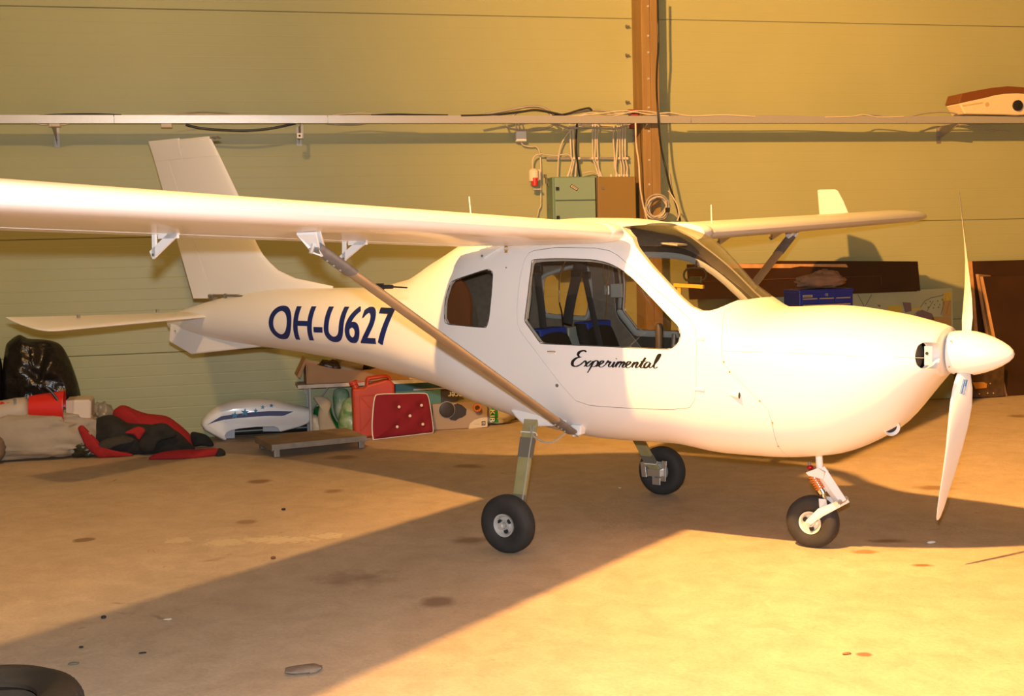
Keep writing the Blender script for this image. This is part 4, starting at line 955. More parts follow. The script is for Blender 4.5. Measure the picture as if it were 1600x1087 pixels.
# ---- lettering on the hull
def ontohull(me,off=.0016):
    for v in me.vertices:
        c,n=SY(v.co.x,v.co.z,-1)
        if c is not None: v.co=c+n*off
def text_mesh(s,x0,x1,z0,z1,bold=0.,shear=0.,z0b=None,z1b=None,grid=.02):
    cu=bpy.data.curves.new('t','FONT'); cu.body=s; cu.size=1; cu.offset=bold; cu.shear=shear; o=bpy.data.objects.new('t',cu); link(o); bpy.context.view_layer.update()
    me=bpy.data.meshes.new_from_object(o.evaluated_get(bpy.context.evaluated_depsgraph_get())); bpy.data.objects.remove(o)
    xs=[v.co.x for v in me.vertices]; ys=[v.co.y for v in me.vertices]; ax,bx,ay,by=min(xs),max(xs),min(ys),max(ys)
    for v in me.vertices:
        u=(v.co.x-ax)/(bx-ax); t=(v.co.y-ay)/(by-ay); a=z0+(0 if z0b is None else (z0b-z0)*u); b=z1+(0 if z1b is None else (z1b-z1)*u)
        v.co=Vector((x0+(x1-x0)*u,0,a+(b-a)*t))
    bm=bmesh.new(); bm.from_mesh(me)
    def bis(ax_,vals):
        for q in vals: bmesh.ops.bisect_plane(bm,geom=bm.verts[:]+bm.edges[:]+bm.faces[:],plane_co=(q,0,0) if ax_==0 else (0,0,q),plane_no=(1,0,0) if ax_==0 else (0,0,1))
    if grid:
        n=int((max(z1,z1b or z1)-z0)/grid)+1; bis(2,[z0+grid*i for i in range(1,n+1)]); n=int((x1-x0)/(grid*2))+1; bis(0,[x0+grid*2*i for i in range(1,n+1)])
    bmesh.ops.triangulate(bm,faces=bm.faces); bm.to_mesh(me); bm.free(); return me
def add_mesh(me,name,m,par,label=None):
    me.materials.clear(); me.materials.append(m); o=bpy.data.objects.new(name,me); link(o); o.parent=par; ORG[o.name]=ORG[par.name]; 
    if label:o['label']=label
    return o
TL=S(425,477); BL=S(425,529); TRr=S(619,480); BR=S(619,540)
bmj=bmesh.new()
for dx in (-.006,0,.006):
    m_=text_mesh('OH-U627',TL.x+.006+dx,TRr.x-.006+dx,BL.z,TL.z,bold=.010,z0b=BR.z,z1b=TRr.z); bmj.from_mesh(m_)
me=bpy.data.meshes.new('reg'); bmj.to_mesh(me); bmj.free(); ontohull(me); add_mesh(me,'registration_lettering',NAVY,fus,'dark blue registration letters OH-U627')
# brush script "Experimental"; each stroke in units of x-height, y up
def stroke(pts): return pts
SCR=[ # letter strokes (x,y); x advances
 [(2.15,3.0),(1.7,3.25),(1.05,3.0),(.85,2.45),(1.15,2.0),(1.5,1.95)],[(1.35,1.95),(.7,1.75),(.2,1.1),(.25,.35),(.85,.1),(1.5,.45),(1.9,.9)],
 [(1.9,.9),(2.25,1.25),(2.45,.8),(2.6,.2),(2.95,.25),(3.15,.55)],[(3.25,1.3),(2.85,1.0),(2.5,.55),(2.2,.1)],
 [(3.1,.5),(3.6,1.2),(3.45,.5),(3.2,-.4),(2.95,-1.1)],[(3.5,.8),(3.9,1.3),(4.3,1.2),(4.3,.6),(3.9,.15),(3.5,.2)],[(4.1,.2),(4.55,.4)],
 [(4.5,.4),(5.1,.9),(5.2,1.25),(4.85,1.25),(4.6,.7),(4.75,.15),(5.2,.15),(5.6,.6)],
 [(5.6,.6),(5.95,1.4),(5.9,1.05),(6.35,1.15),(6.15,.5),(6.3,.15),(6.65,.4)],
 [(6.65,.4),(7.0,1.15),(6.8,.5),(6.85,.12),(7.15,.35)],[(7.12,1.75),(7.2,1.85)],
 [(7.15,.35),(7.6,1.2),(7.3,.1)],[(7.4,.6),(7.85,1.2),(8.05,1.05),(7.8,.1)],[(7.9,.55),(8.35,1.2),(8.55,1.0),(8.35,.35),(8.5,.12),(8.9,.4)],
 [(8.8,.35),(9.35,.85),(9.45,1.2),(9.1,1.25),(8.85,.7),(9.0,.15),(9.4,.15),(9.8,.55)],
 [(9.75,.5),(10.1,1.2),(9.85,.1)],[(9.95,.6),(10.4,1.2),(10.6,1.0),(10.4,.35),(10.55,.12),(10.95,.45)],
 [(10.9,.4),(11.6,2.1),(11.3,1.1),(11.15,.35),(11.35,.12),(11.7,.4)],[(10.95,1.35),(11.9,1.45)],
 [(12.5,1.15),(12.05,1.25),(11.7,.7),(11.8,.15),(12.2,.35),(12.55,1.1),(12.45,.5),(12.6,.15),(12.95,.45)],
 [(12.9,.4),(13.5,1.6),(13.75,2.7),(13.45,2.6),(13.2,1.4),(13.15,.4),(13.35,.1),(13.75,.4)]]
eL=S(893,574); eR=S(1030,578); eT=S(905,550)
X0,X1=eL.x,eR.x; zbase=eL.z+.004; zend=eR.z+.006; H=(eT.z-eL.z)
ux=(X1-X0)/13.9; uz=H/3.1
mb=MB()
for k,st in enumerate(SCR):
    P=crom([Vector((x+.18*y-.1,y,0)) for x,y in st],7); L_=[];Rr=[]
    for i,p in enumerate(P):
        t=(P[min(i+1,len(P)-1)]-P[max(i-1,0)]); t.normalize() if t.length else None
        f=i/(len(P)-1); wd=(.15 if k>1 else .21)*(.62+.6*abs(t.y))*(.55+.45*math.sin(math.pi*min(1,f*1.15+.05)))
        n=Vector((-t.y,t.x,0)); L_.append(p+n*wd);Rr.append(p-n*wd)
    def cv(v): f=v.x/13.9; return Vector((X0+v.x*ux,0,zbase+(zend-zbase)*f+v.y*uz))
    b=len(mb.v); vs=[cv(v) for v in L_]+[cv(v) for v in Rr]; n_=len(L_)
    mb.add(vs,[(i,i+1,n_+i+1,n_+i) for i in range(n_-1)])
me=bpy.data.meshes.new('scr'); me.from_pydata(mb.v,[],mb.f); ontohull(me,.0017); add_mesh(me,'script_lettering',INK,DOORS[0],'black brush-script word Experimental')
# ---- cabin interior
mb=MB(); mb.box(Vector((-.30,-.36,.63)),(1.20,0,0),(0,.72,0),(0,0,.02)); mb.build('cabin_floor',TRIM,PLANE)
mb=MB(); mb.box(Vector((-.45,-.07,.62)),(1.3,0,0),(0,.14,0),(0,0,.20)); mb.build('centre_console',TRIM,PLANE,bevel=.02)
for k,side in enumerate((-1,1)):
    st=bpy.data.objects.new('pilot_seat',None); link(st); st.parent=PLANE; ORG[st.name]=Vector((0,0,0))
    y0=side*.25
    def back(w0,w1,th,m,nm,za,zb_,xa,xb,par=st):
        mb=MB(); rs=[]
        for i in range(9):
            f=i/8; z=za+(zb_-za)*f; x=xa+(xb-xa)*f; w=w0+(w1-w0)*f
            if f>.85: w*=1-.9*(f-.85)
            rs.append([Vector((x+th*.5*math.copysign(abs(math.cos(t))**.6,math.cos(t)),y0+w*.5*math.copysign(abs(math.sin(t))**.6,math.sin(t)),z)) for t in [2*math.pi*j/20 for j in range(20)]])
        mb.rings(rs); return mb.build(nm,m,par,smooth=50,fix=True)
    # far seat sits a little further back in the view
    tpx=(853,514) if side<0 else (925,503)
    tp=U(tpx[0],tpx[1],1,y0); xt=tp.x; zt2=tp.z
    back(.40,.34,.09,SEATB,'backrest',.66,zt2,xt+.16,xt); 
    mb=MB(); rs=[]
    for f in (-.16,.0,.16): pass
    a=Vector((xt+.045+.0,y0-.115,zt2-.085)); mb.box(Vector((xt-.045,y0-.13,zt2-.005)),(.085,0,0),(0,.26,0),(0,0,.012)); mb.box(Vector((xt+.035,y0-.13,zt2-.07)),(.016,0,0),(0,.26,0),(0,0,.075)); mb.build('blue_panel',BLUE,st,bevel=.006)
    mb=MB(); mb.box(Vector((xt-.052,y0-.19,.68)),(.012,0,0),(0,.38,0),(0,0,zt2-.70)); mb.build('seat_shell_back',mat('seat_shell_grey',(.42,.45,.42),.5),st,bevel=.006)
    mb=MB(); mb.box(Vector((xt+.12,y0-.2,.68)),(.42,0,0),(0,.4,0),(0,0,.12)); mb.build('seat_cushion',SEATB,st,bevel=.03)
def ribbon(name,pts,y,w,m,par,yy=None):
    P=[U(a,b,1,(y if yy is None else yy[i])) for i,(a,b) in enumerate(pts)]; P=crom(P,4); mb=MB(); mb.tube(P,w/2,8,flat=.12,up=(1,0,.2)); return mb.build(name,m,par,smooth=40)
ribbon('shoulder_belt',[(839,409),(841,440),(846,480),(850,520),(857,536)],-.25,.045,BELT,PLANE)
ribbon('shoulder_belt',[(905,404),(901,430),(892,470),(886,505)],.05,.065,BELT,PLANE)
ribbon('shoulder_belt',[(912,404),(914,430),(922,470),(930,505),(938,540)],.16,.038,BELT,PLANE)
for (x,y,yy,w_) in ((840,420,-.26,.06),(902,427,.04,.075),(916,429,.15,.05)):
    c=U(x,y,1,yy); mb=MB(); mb.box(c-Vector((w_/2,.01,.018)),(w_,0,0),(0,.02,0),(0,0,.036)); mb.build('belt_buckle',BLACKP,PLANE,bevel=.004)
mb=MB(); mb.tube(crom([U(883,408,1,-.1),U(875,430,1,-.1),U(874,470,1,-.1),U(878,490,1,-.08),U(882,536,1,-.05)],5),.0045,6); mb.build('curved_tube',CHROME,PLANE,smooth=60)
# trims on the far door as seen from the near window
mb=MB(); c=U(948,452,1,.44); mb.box(c-Vector((.02,0,.035)),(.035,0,0),(0,.02,0),(0,0,.06)); mb.build('latch_lever',STEEL,DOORS[1],bevel=.006)
mb=MB(); 
for x in (943,951): mb.tube([U(x,408,1,.44),U(x,428,1,.45),U(948,450,1,.44)],.0028,5)
mb.tube([U(948,456,1,.44),U(948,480,1,.45),U(944,505,1,.45)],.0028,5); mb.build('latch_cable',BRASS,DOORS[1])
mb=MB(); c=U(963.5,454,1,.43); mb.box(c-Vector((.04,0,.04)),(.075,0,0),(0,.015,0),(0,0,.08)); mb.build('vent_plate',GREYT,DOORS[1],bevel=.004)
# dashboard, glare shield, yokes
mb=MB(); mb.box(Vector((.80,-.42,.95)),(.03,0,0),(0,.84,0),(0,0,.20)); db=mb.build('instrument_panel',mat('panel_dark',(.05,.045,.04),.6),PLANE,bevel=.005)
for i in range(6):
    mb=MB(); c=Vector((.80,-.33+.13*i,1.07)); mb.cyl(c,c-Vector((.008,0,0)),.038,n=20); g=mb.build('instrument',BLACKP,db); 
mb=MB(); P=[(.76,1.165),(.84,1.18),(.98,1.165),(1.04,1.14),(1.02,1.12),(.78,1.15)]
mb.prism([(x,-.37,z) for x,z in P],(0,.74,0)); mb.build('glare_shield',mat('glareshield_tan',(.36,.27,.17),.8),PLANE,bevel=.01,fix=True)
mb=MB(); a=U(1052,470,1,-.1); mb.build if 0 else None
mb=MB(); a=U(1030,505,1,-.28); b=U(1030,545,1,-.28); mb.tube([a,a+Vector((0,0,-.012)),b],[.012,.020,.020],12); mb.build('control_grip',mat('grip_black',(.05,.04,.035),.5),PLANE,smooth=50)
mb=MB(); mb.tube([Vector((.50,0,.82)),Vector((.52,0,1.05))],.012,10); mb.build('control_stick',ALUD,PLANE)
# compass and mirror in the windscreen, sun visors
cp=U(1086,431,1,.10); mb=MB(); mb.tube(crom([cp+Vector((-.05,0,.035)),cp+Vector((.05,0,.035)),cp+Vector((.055,0,-.02)),cp+Vector((-.055,0,-.02))],4,loop=True),.006,6,loop=True); mb.box(cp-Vector((.03,.01,.035)),(.065,0,0),(0,.02,0),(0,0,.03),1); mb.tube([cp+Vector((0,0,.035)),cp+Vector((.01,0,.08))],.004,6); mb.build('mirror',[BLACKP,CHROME],PLANE)
mb=MB(); cp=U(1058,446,1,.05); mb.box(cp-Vector((.02,.005,.006)),(.17,0,-.01),(0,.02,0),(0,0,.018)); mb.box(cp+Vector((0,0,-.07)),(.02,0,0),(0,.015,0),(0,0,.08)); mb.build('yellow_lever',mat('lever_orange',(.75,.38,.03),.5),PLANE)
mb=MB(); cp=U(1053,381,1,.05); mb.box(cp-Vector((.05,.06,.0)),(.10,0,-.012),(0,.12,0),(0,0,.010)); mb.build('overhead_panel',GREYT,PLANE,bevel=.003)
mb=MB(); mb.box(Vector((-.52,-.40,1.0)),(.012,0,0),(0,.8,0),(0,0,.0)); 
# brown bulkhead visible in the rear window
mb=MB(); bp_=uy([(690,516),(690,440),(712,434),(724,441),(732,456),(735,475),(734,516)],-.20); mb.prism(bp_,(0,.02,0)); mb.build('baggage_bulkhead',mat('bulkhead_rust',(.28,.085,.025),.7),PLANE,fix=True)
# ---- undercarriage
def wheel(c,ax,rad,wd,rimr,name='wheel',hubm=STEEL):
    wo=bpy.data.objects.new(name,None); link(wo); wo.parent=PLANE; ORG[wo.name]=Vector((0,0,0))
    ax=Vector(ax).normalized(); h=wd/2
    mb=MB(); mb.lathe(c,ax,[(-h*.62,rimr),(-h*.86,rimr+.008),(-h,rad*.74),(-h*.93,rad*.86),(-h*.74,rad*.95),(-h*.55,rad*.985),(-h*.5,rad*.955),(-h*.45,rad*.99),(-h*.18,rad),(-h*.14,rad*.965),(-h*.09,rad),(h*.09,rad),(h*.14,rad*.965),(h*.18,rad),(h*.45,rad*.99),(h*.5,rad*.955),(h*.55,rad*.985),(h*.74,rad*.95),(h*.93,rad*.86),(h,rad*.74),(h*.86,rimr+.008),(h*.62,rimr)],64)
    for i,v in enumerate(mb.v):
        if v.z<.004: v.z=.004- (0.004-v.z)*.05
    mb.build('tyre',RUB,wo,smooth=60)
    mb=MB(); mb.lathe(c,ax,[(-h*.5,0),(-h*.5,rimr*.75),(-h*.8,rimr*.86),(-h*.86,rimr*1.02),(-h*.7,rimr*1.0),(-h*.3,rimr*.98),(h*.3,rimr*.98),(h*.7,rimr*1.0),(h*.86,rimr*1.02),(h*.8,rimr*.86),(h*.45,rimr*.7),(h*.45,rimr*.42),(h*.75,rimr*.40),(h*.75,rimr*.30),(h*.4,rimr*.28),(h*.4,0)],40); mb.build('rim',hubm,wo,smooth=35)
    for k in range(3):
        a=2*math.pi*k/3+.4; u=Vector((0,0,1)); e=ax.cross(u).normalized(); u=e.cross(ax)
        q=c+ax*(h*.47)+(e*math.cos(a)+u*math.sin(a))*rimr*.56; mb=MB(); mb.cyl(q,q+ax*.006,.0125,n=12); mb.build('rim_hole',BLACK,wo)
    return wo
TRK=.831; RM=.148
for side in (-1,1):
    cc=Vector((0,side*TRK,RM-.002)); axv=Vector((0,side*1,-.045))
    wo=wheel(cc,axv,RM,.098,.058)
    mb=MB(); mb.cyl(cc-Vector((0,side*.08,0)),cc+Vector((0,side*.075,0)),.011,n=12); mb.cyl(cc+Vector((0,side*.05,0)),cc+Vector((0,side*.066,0)),.019,n=6); mb.build('axle',STEEL,wo)
    P=[(-.135,.30,.615),(-.125,.40,.612),(-.10,.455,.588),(-.075,.53,.50),(-.045,.62,.365),(-.02,.70,.235),(-.0,.745,.165)]
    P=crom([Vector((x,side*y,z)) for x,y,z in P],4)
    mb=MB(); rs=[]
    for i,p in enumerate(P):
        t=(P[min(i+1,len(P)-1)]-P[max(i-1,0)]).normalized(); n=t.cross(Vector((1,0,0))).normalized(); w=.047-.014*i/len(P); th=.011
        rs.append([p+Vector((w*a,0,0))+n*th*b for a,b in ((-1,-1),(1,-1),(1,1),(-1,1))])
    mb.rings(rs); leg=mb.build('main_gear_leg',OLIVE,PLANE,bevel=.004,fix=True)
    for i0,i1 in ((11,14),(19,21)):
        mb=MB(); rr_=[[c_+(v-c_)*1.06 for v in rs[i]] for i in range(i0,min(i1+1,len(rs))) for c_ in [P[i]]]; mb.rings(rr_); mb.build('tape_wrap',GLUE,leg,fix=True)
    for i in (10,21):
        c_=P[i]; mb=MB(); mb.tube([c_+(v-c_)*1.12 for v in rs[i]],.003,5,loop=True); mb.build('cable_tie',WHITEM,leg)
    mb=MB(); br=[P[i]+Vector((.030,side*.014,0)) for i in range(8,len(P),2)]; mb.tube(br,.004,6); mb.build('brake_line',CABO,leg)
    mb=MB(); mb.tube(crom([P[8]+Vector((.01,side*.02,0)),P[10]+Vector((.05,side*.03,-.01)),Vector((.06,side*.52,.515)),Vector((.12,side*.47,.56)),Vector((.13,side*.43,.60))],5),.0045,6); mb.build('brake_hose',CABO,leg)
    # brake assembly inboard
    mb=MB(); b=cc-Vector((0,side*.075,0))
    mb.box(b+Vector((-.045,0,-.02)),(.09,0,0),(0,-side*.035,0),(0,0,.045)); mb.box(b+Vector((.03,0,-.05)),(.035,0,0),(0,-side*.008,0),(0.01,0,.125)); mb.box(b+Vector((-.025,0,-.075)),(.055,0,0),(0,-side*.01,0),(0,0,.045)); mb.box(b+Vector((-.085,0,-.03)),(.035,0,0),(0,-side*.03,0),(-.01,0,.09)); mb.cyl(b+Vector((-.065,0,.05)),b+Vector((-.065,-side*.035,.05)),.018,n=12)
    mb.build('brake_caliper',ALU,wo,bevel=.003,fix=True)
    # gear saddle fairing
    Pf=uy([(796,640),(805,652),(820,667),(866,666),(884,660),(900,640)],-.43); mb=MB()
    mb.prism([(p.x,side*.43,p.z) for p in Pf],(0,-side*.30,0)); mb.build('gear_fairing',WHITE,PLANE,bevel=.012,fix=True)
    mb=MB(); mb.box(Vector((-.02,side*.35,.580)),(.06,0,0),(0,side*.06,0),(0,0,.02)); mb.build('leg_clamp',ALUD,PLANE)
# nose gear
nc=Vector((1.275,0,.128)); nw=wheel(nc,(0,-1,0),.131,.095,.056,hubm=mat('rim_cream',(.70,.66,.55),.45,.2))
tp=U(1279,708,1,0); k1=U(1281,737,1,0); jt=U(1313,782,1,0)
mb=MB(); mb.tube([tp+Vector((0,0,.03)),k1],.0175,14); mb.build('nose_leg_tube',WHITEM,PLANE,smooth=40)
for s_ in (-1,1):
    pass
mb=MB(); rs=[]
a0=k1+Vector((0,0,.03)); d=(jt-a0)
mb.tube([k1+Vector((-.004,0,.012)),jt+(jt-k1).normalized()*.012],[.024,.021],4,flat=1.5,up=(0,1,0)); lg=mb.build('nose_leg_arm',WHITEM,PLANE,bevel=.004)
q=uy([(1259,738),(1278,731),(1288,738),(1286,748),(1263,743)],-.03); mb=MB(); mb.prism(q,(0,.06,0)); mb.build('shock_bracket',WHITEM,lg,fix=True)
sa=U(1270,742,1,0); sb=U(1283,764,1,0); se=U(1289,786,1,0)
mb=MB(); N=70; t=(sb-sa); L0=t.length; t.normalize(); u=t.cross(Vector((0,1,0))).normalized(); v=Vector((0,1,0))
mb.tube([sa+t*L0*i/N+(u*math.cos(i*2*math.pi/11)+v*math.sin(i*2*math.pi/11))*.022 for i in range(N+1)],.0052,6); mb.build('shock_spring',ORNG,lg,smooth=60)
mb=MB(); mb.cyl(sa,sb,.014,n=12); mb.cyl(sb,sb+t*.022,.026,n=16); mb.cyl(sb+t*.02,se,.012,n=10); mb.build('shock_body',CHROME,lg,smooth=40)
mb=MB(); c=U(1266,730,1,0); mb.sphere(c,.014,12,8,sc=(1.2,1.2,.9)); mb.build('shock_valve',mat('anodised_red',(.4,.01,.02),.3,.5),lg,smooth=60); mb=MB(); mb.cyl(c+Vector((-.004,0,.01)),c+Vector((-.004,0,.028)),.008,n=8); mb.build('valve_cap',GLUE,lg)
for s_ in (-1,1):
    y=s_*.062
    mb=MB(); P=[jt+Vector((.012,y,.0)),U(1299,786,1,0)+Vector((0,y,.004)),nc+Vector((.0,y,-.004))]
    mb.tube([jt+Vector((.016,y,-.002)),jt*.45+nc*.55+Vector((0,y,.01)),nc+Vector((-.008,y,-.004))],[.017,.022,.013],8,flat=.32,up=(0,0,1)); arm=mb.build('trailing_arm',WHITEM,PLANE,smooth=50)
    mb=MB(); mb.prism([se+Vector((-.018,y*.6,.028)),se+Vector((.018,y*.6,.028)),jt*.6+nc*.4+Vector((.01,y*.9,.02)),jt*.4+nc*.6+Vector((.0,y*.9,.02))],(0,-s_*.006,0)); mb.build('link_plate',WHITEM,arm,fix=True)
mb=MB(); mb.cyl(jt+Vector((.004,-.075,-.002)),jt+Vector((.004,.075,-.002)),.012,n=12); mb.build('pivot_axle',STEEL,lg)
mb=MB(); mb.cyl(nc-Vector((0,.072,0)),nc+Vector((0,.072,0)),.009,n=12); mb.build('axle',STEEL,nw)
# ================================================================== clutter along the wall, left
SD=lambda px,py:FL(px,py)
# --- shelf table
shd=.42
zt=Uw(480,601,shd).z; sa_=sdz(Uw(465,603,shd))[0]; sb_=sdz(Uw(716,603,shd))[0]
sh=thing('work_table',W((sa_+sb_)/2,.4,0),'low table with a worn white edge carrying the cardboard box','table')
mb=MB(); mb.wbox(sa_,sb_,.12,shd-.004,zt-.028,zt); mb.build('table_top',mat('table_top_grey',(.42,.36,.28),.7,var=.2,vscale=6),sh,bevel=.003)
mb=MB(); mb.wbox(sa_,sb_,shd-.004,shd,zt-.03,zt-.001); mb.build('edge_strip',mat('worn_white',(.55,.48,.40),.6,var=.2,vscale=14),sh)
for a,bs in ((sa_+.10,(.08,shd-.03)),(sdz(Uw(648,640,.05))[0],(.05,))):
    for b in bs:
        mb=MB(); p0=W(a,b,.003); mb.cyl(p0,W(a,b,zt-.028),.011,n=12); mb.build('leg',GREYT,sh,smooth=40)
    mb=MB(); mb.tube([W(a+.01,.08,.16),W(a+.16,.3,zt-.04)],.007,8); mb.build('brace',GREYT,sh)
mb=MB(); q=W(sa_+.06,shd-.02,zt-.03); mb.tube(crom([q,q+WS*.004-Vector((0,0,.04)),q+WS*.014-Vector((0,0,.04)),q+WS*.016],4),.0018,5); mb.build('hook',STEEL,sh)
mb=MB(); a=sdz(Uw(617,600,.30))[0]; b=sdz(Uw(642,600,.30))[0]; mb.wbox(a,b+.25,.2,.32,.006,zt-.032)
mb.build('storage_crate',mat('crate_teal',(.07,.20,.18),.6),label='dark teal crate standing under the table behind the jerrycan',cat='crate')
# --- cardboard box on the table (trough shape)
bx=thing('cardboard_box',W(-.9,.4,zt),'long open cardboard box of odds and ends on the low table','box')
d=.38
fr=[(480,598),(482,571),(486,567),(500,570),(515,575),(540,577.5),(575,578),(585,577),(600,574),(612,577),(640,584),(650,590),(600,597)]
fr=[(479,598),(482,566),(500,571),(520,575.5),(550,578),(578,577.5),(590,574),(602,574),(625,580),(655,592),(655,600)]
P=[Uw(x,y,d) for x,y in fr]; 
for v in (P[0],P[-1]): v.z=zt+.002
mb=MB(); mb.prism(P,WN*-.006); mb.build('front_panel',CARD,bx,fix=True)
mb=MB(); P2=[p-WN*.30 for p in P]; mb.prism(P2,WN*-.006); mb.build('rear_panel',CARD,bx,fix=True)
s0=sdz(P[0])[0]; s1=sdz(P[-1])[0]
mb=MB(); mb.wbox(s0,s0+.006,d-.30,d-.007,zt+.002,P[1].z); mb.build('side_panel',CARD,bx); mb=MB(); mb.wbox(s1-.006,s1,d-.30,d-.007,zt+.002,P[-2].z); mb.build('side_panel',CARD,bx)
mb=MB(); mb.wbox(s0,s1,d-.30,d-.007,zt+.001,zt+.007); mb.build('base_panel',CARD,bx)
mb=MB(); F=[Uw(480,562,d-.02),Uw(477,560,d-.02),Uw(464,588,d+.05),Uw(469,591,d+.05)]; mb.prism(F,WN*-.3); mb.build('open_flap',CARD,bx,fix=True)
def lumpo(name,px,py,d,size,m,label,cat,z=None,**k):
    s_,_,zz=sdz(Uw(px,py,d)); mb=MB(); lump(mb,W(s_,d,zz if z is None else z),size,**k); return mb.build(name,m,smooth=75,label=label,cat=cat)
lumpo('black_bundle',514,575,.22,(.20,.20,.16),mat('dark_bundle',(.04,.018,.012),.35,bump=.6,bscale=20),'dark glossy bundle at the left end of the cardboard box','bundle',z=zt+.01,amp=.2,seed=11,ridge=.1)
lumpo('red_rag',501,575,.22,(.14,.16,.13),REDC,'red rag bunched in the left corner of the cardboard box','rag',z=zt+.01,amp=.25,seed=12)
lumpo('beige_cloth',545,575,.22,(.26,.2,.15),mat('beige_cloth',(.45,.38,.27),.9,bump=.5,bscale=20),'pale cloth folded in the middle of the cardboard box','cloth',z=zt+.01,amp=.2,seed=14)
lumpo('black_pouch',575,575,.22,(.16,.2,.12),BLKC,'black pouch right of the pale cloth in the cardboard box','pouch',z=zt+.01,amp=.18,seed=15)
mb=MB(); q=Uw(491,574,.34); mb.lathe(W(sdz(q)[0],.34,zt+.01),(0,0,1),[(0,0),(0,.026),(.10,.026),(.115,.015),(.14,.015),(.14,0)],16); mb.build('small_jar',mat('jar_cream',(.5,.42,.3),.5),smooth=40,label='small pale jar at the very left end of the cardboard box',cat='jar')
mb=MB(); a=Uw(640,595,.40); mb.box(W(sdz(a)[0],.40,zt+.001),WS*.30+WN*.02,WN*-.22,(0,0,.012)); mb.build('paper_sheet',mat('paper',(.66,.60,.48),.8),label='loose pale paper sheets on the table beside the cardboard box',cat='paper')
# --- plastic bags under the table
def puffo(name,outl,d,th,m,label,cat,**k):
    mb=MB(); puffy(mb,outl,d,th,**k); return mb.build(name,m,smooth=80,label=label,cat=cat)
puffo('plastic_bag',[(484,652),(489,647),(497,650),(505,662),(508,678),(505,690),(486,690),(483,672)],.30,.12,mat('white_poly',(.46,.43,.36),.4,bump=.8,bscale=14),'small whitish plastic bag low beside the table leg','plastic bag',seed=21)
puffo('plastic_bag',[(521,612),(530,606),(543,609),(546,622),(540,632),(545,650),(540,662),(527,655),(521,635)],.20,.14,CLEARB,'thin bluish carrier bag hanging behind the green and white bag','plastic bag',seed=22)
puffo('plastic_bag',[(532,640),(537,626),(545,621),(556,618),(560,640),(560,688),(538,688),(528,665)],.30,.2,mat('green_poly',(.06,.28,.03),.3,bump=.8,bscale=16,col2=(.50,.55,.40),vscale=15),'green and white plastic bag left of the red jerrycan','plastic bag',seed=23,amp=.02)
puffo('plastic_bag',[(490,640),(500,634),(515,632),(520,648),(530,664),(538,676),(534,688),(500,690),(490,675)],.18,.14,mat('dark_green_poly',(.01,.14,.03),.3,bump=.8,bscale=12),'dark green plastic bag behind the beige sack','plastic bag',seed=24,amp=.02)
puffo('paper_sack',[(491,619),(500,618),(512,622),(518,630),(515,634),(517,650),(524,665),(530,678),(526,690),(505,690),(499,672),(497,650),(499,628),(491,623)],.37,.10,mat('sack_beige',(.42,.36,.27),.8,bump=.4,bscale=12),'tall folded beige paper sack standing among the plastic bags','sack',seed=25)
# --- dolly board
A0=FL(402,683); A1=FL(572,681); A2=FL(436,713)
dz=.105
q0=U(398,681,2,dz); q1=U(424,694.5,2,dz); q2=U(572.5,680,2,dz); q3=q0+(q2-q1)
dl=thing('wooden_dolly',((q0+q2)/2)*1.0-Vector((0,0,dz)),'low wooden dolly board with metal edges in front of the wheel fairing','dolly')
X=(q2-q1); Y=(q0-q1)
mb=MB(); mb.box(q1-Vector((0,0,.022)),X,Y,(0,0,.022)); mb.build('deck',WOODG,dl,bevel=.004,fix=True)
mb=MB(); f=X.normalized(); n_=-Y.normalized(); mb.box(q1+n_*.012-Vector((0,0,.042)),X,-n_*.012,(0,0,.040)); mb.box(q1+n_*.016-Vector((0,0,.034)),X*1.03,-n_*.004,(0,0,.014)); mb.build('front_rail',ALUD,dl,fix=True)
mb=MB(); mb.box(q1-Vector((0,0,.05)),Y,f*.012,(0,0,.030)); mb.build('side_rail',WOODG,dl,fix=True)
mb=MB(); mb.box(q1+Y*.62+f*.05,Y*.22,f*.12,(0,0,.0015)); mb.build('metal_plate',GLUE,dl,fix=True)
for a,b in ((.03,.02),(.93,.05),(.04,.9),(.93,.9)):
    c=q1+X*a+Y*b; c.z=0; mb=MB(); mb.box(c+Vector((0,0,.004)),f*.045,Y.normalized()*.045,(0,0,dz-.028)); mb.build('foot',ALUD if b<.5 else GLUE,dl,bevel=.004,fix=True)
# --- wheel fairing (spat) with stars
pd=.20
sp=thing('wheel_fairing',FL and W(-1.6,pd,0),'white streamlined wheel fairing with a navy stripe and blue stars by the wall','wheel fairing')
outl=[(313.5,665),(316,657),(325,647),(340,637),(360,630),(385,626.5),(405,626),(430,628),(455,634),(487,640.5),(488,655),(484,662),(470,668),(440,676),(439,673),(437,670),(431,667.5),(400,668),(372,671),(358,674),(350,678),(347,684),(350,690),(346,688.5),(330,680),(318,673)]
P=[Uw(x,y,pd) for x,y in outl]; zmn=min(p.z for p in P)
mid=sum(P,Vector())/len(P); half=.105
mb=MB(); rs=[]
for t in (-1,-.96,-.82,-.6,-.3,0,.3,.6,.82,.96,1):
    k=math.sqrt(max(0,1-abs(t)**2.6))*.34+.66
    row=[]
    for p in P:
        v=mid+(p-mid)*1.0
        # belly opening stays open, crown rounds off
        dzv=(p.z-mid.z); row.append(Vector((mid.x+(p.x-mid.x)*(k*.25+.75),mid.y+(p.y-mid.y)*(k*.25+.75),mid.z+dzv*(k if dzv>0 else (k*.35+.65))))+WN*(-half*t))
    rs.append(row)
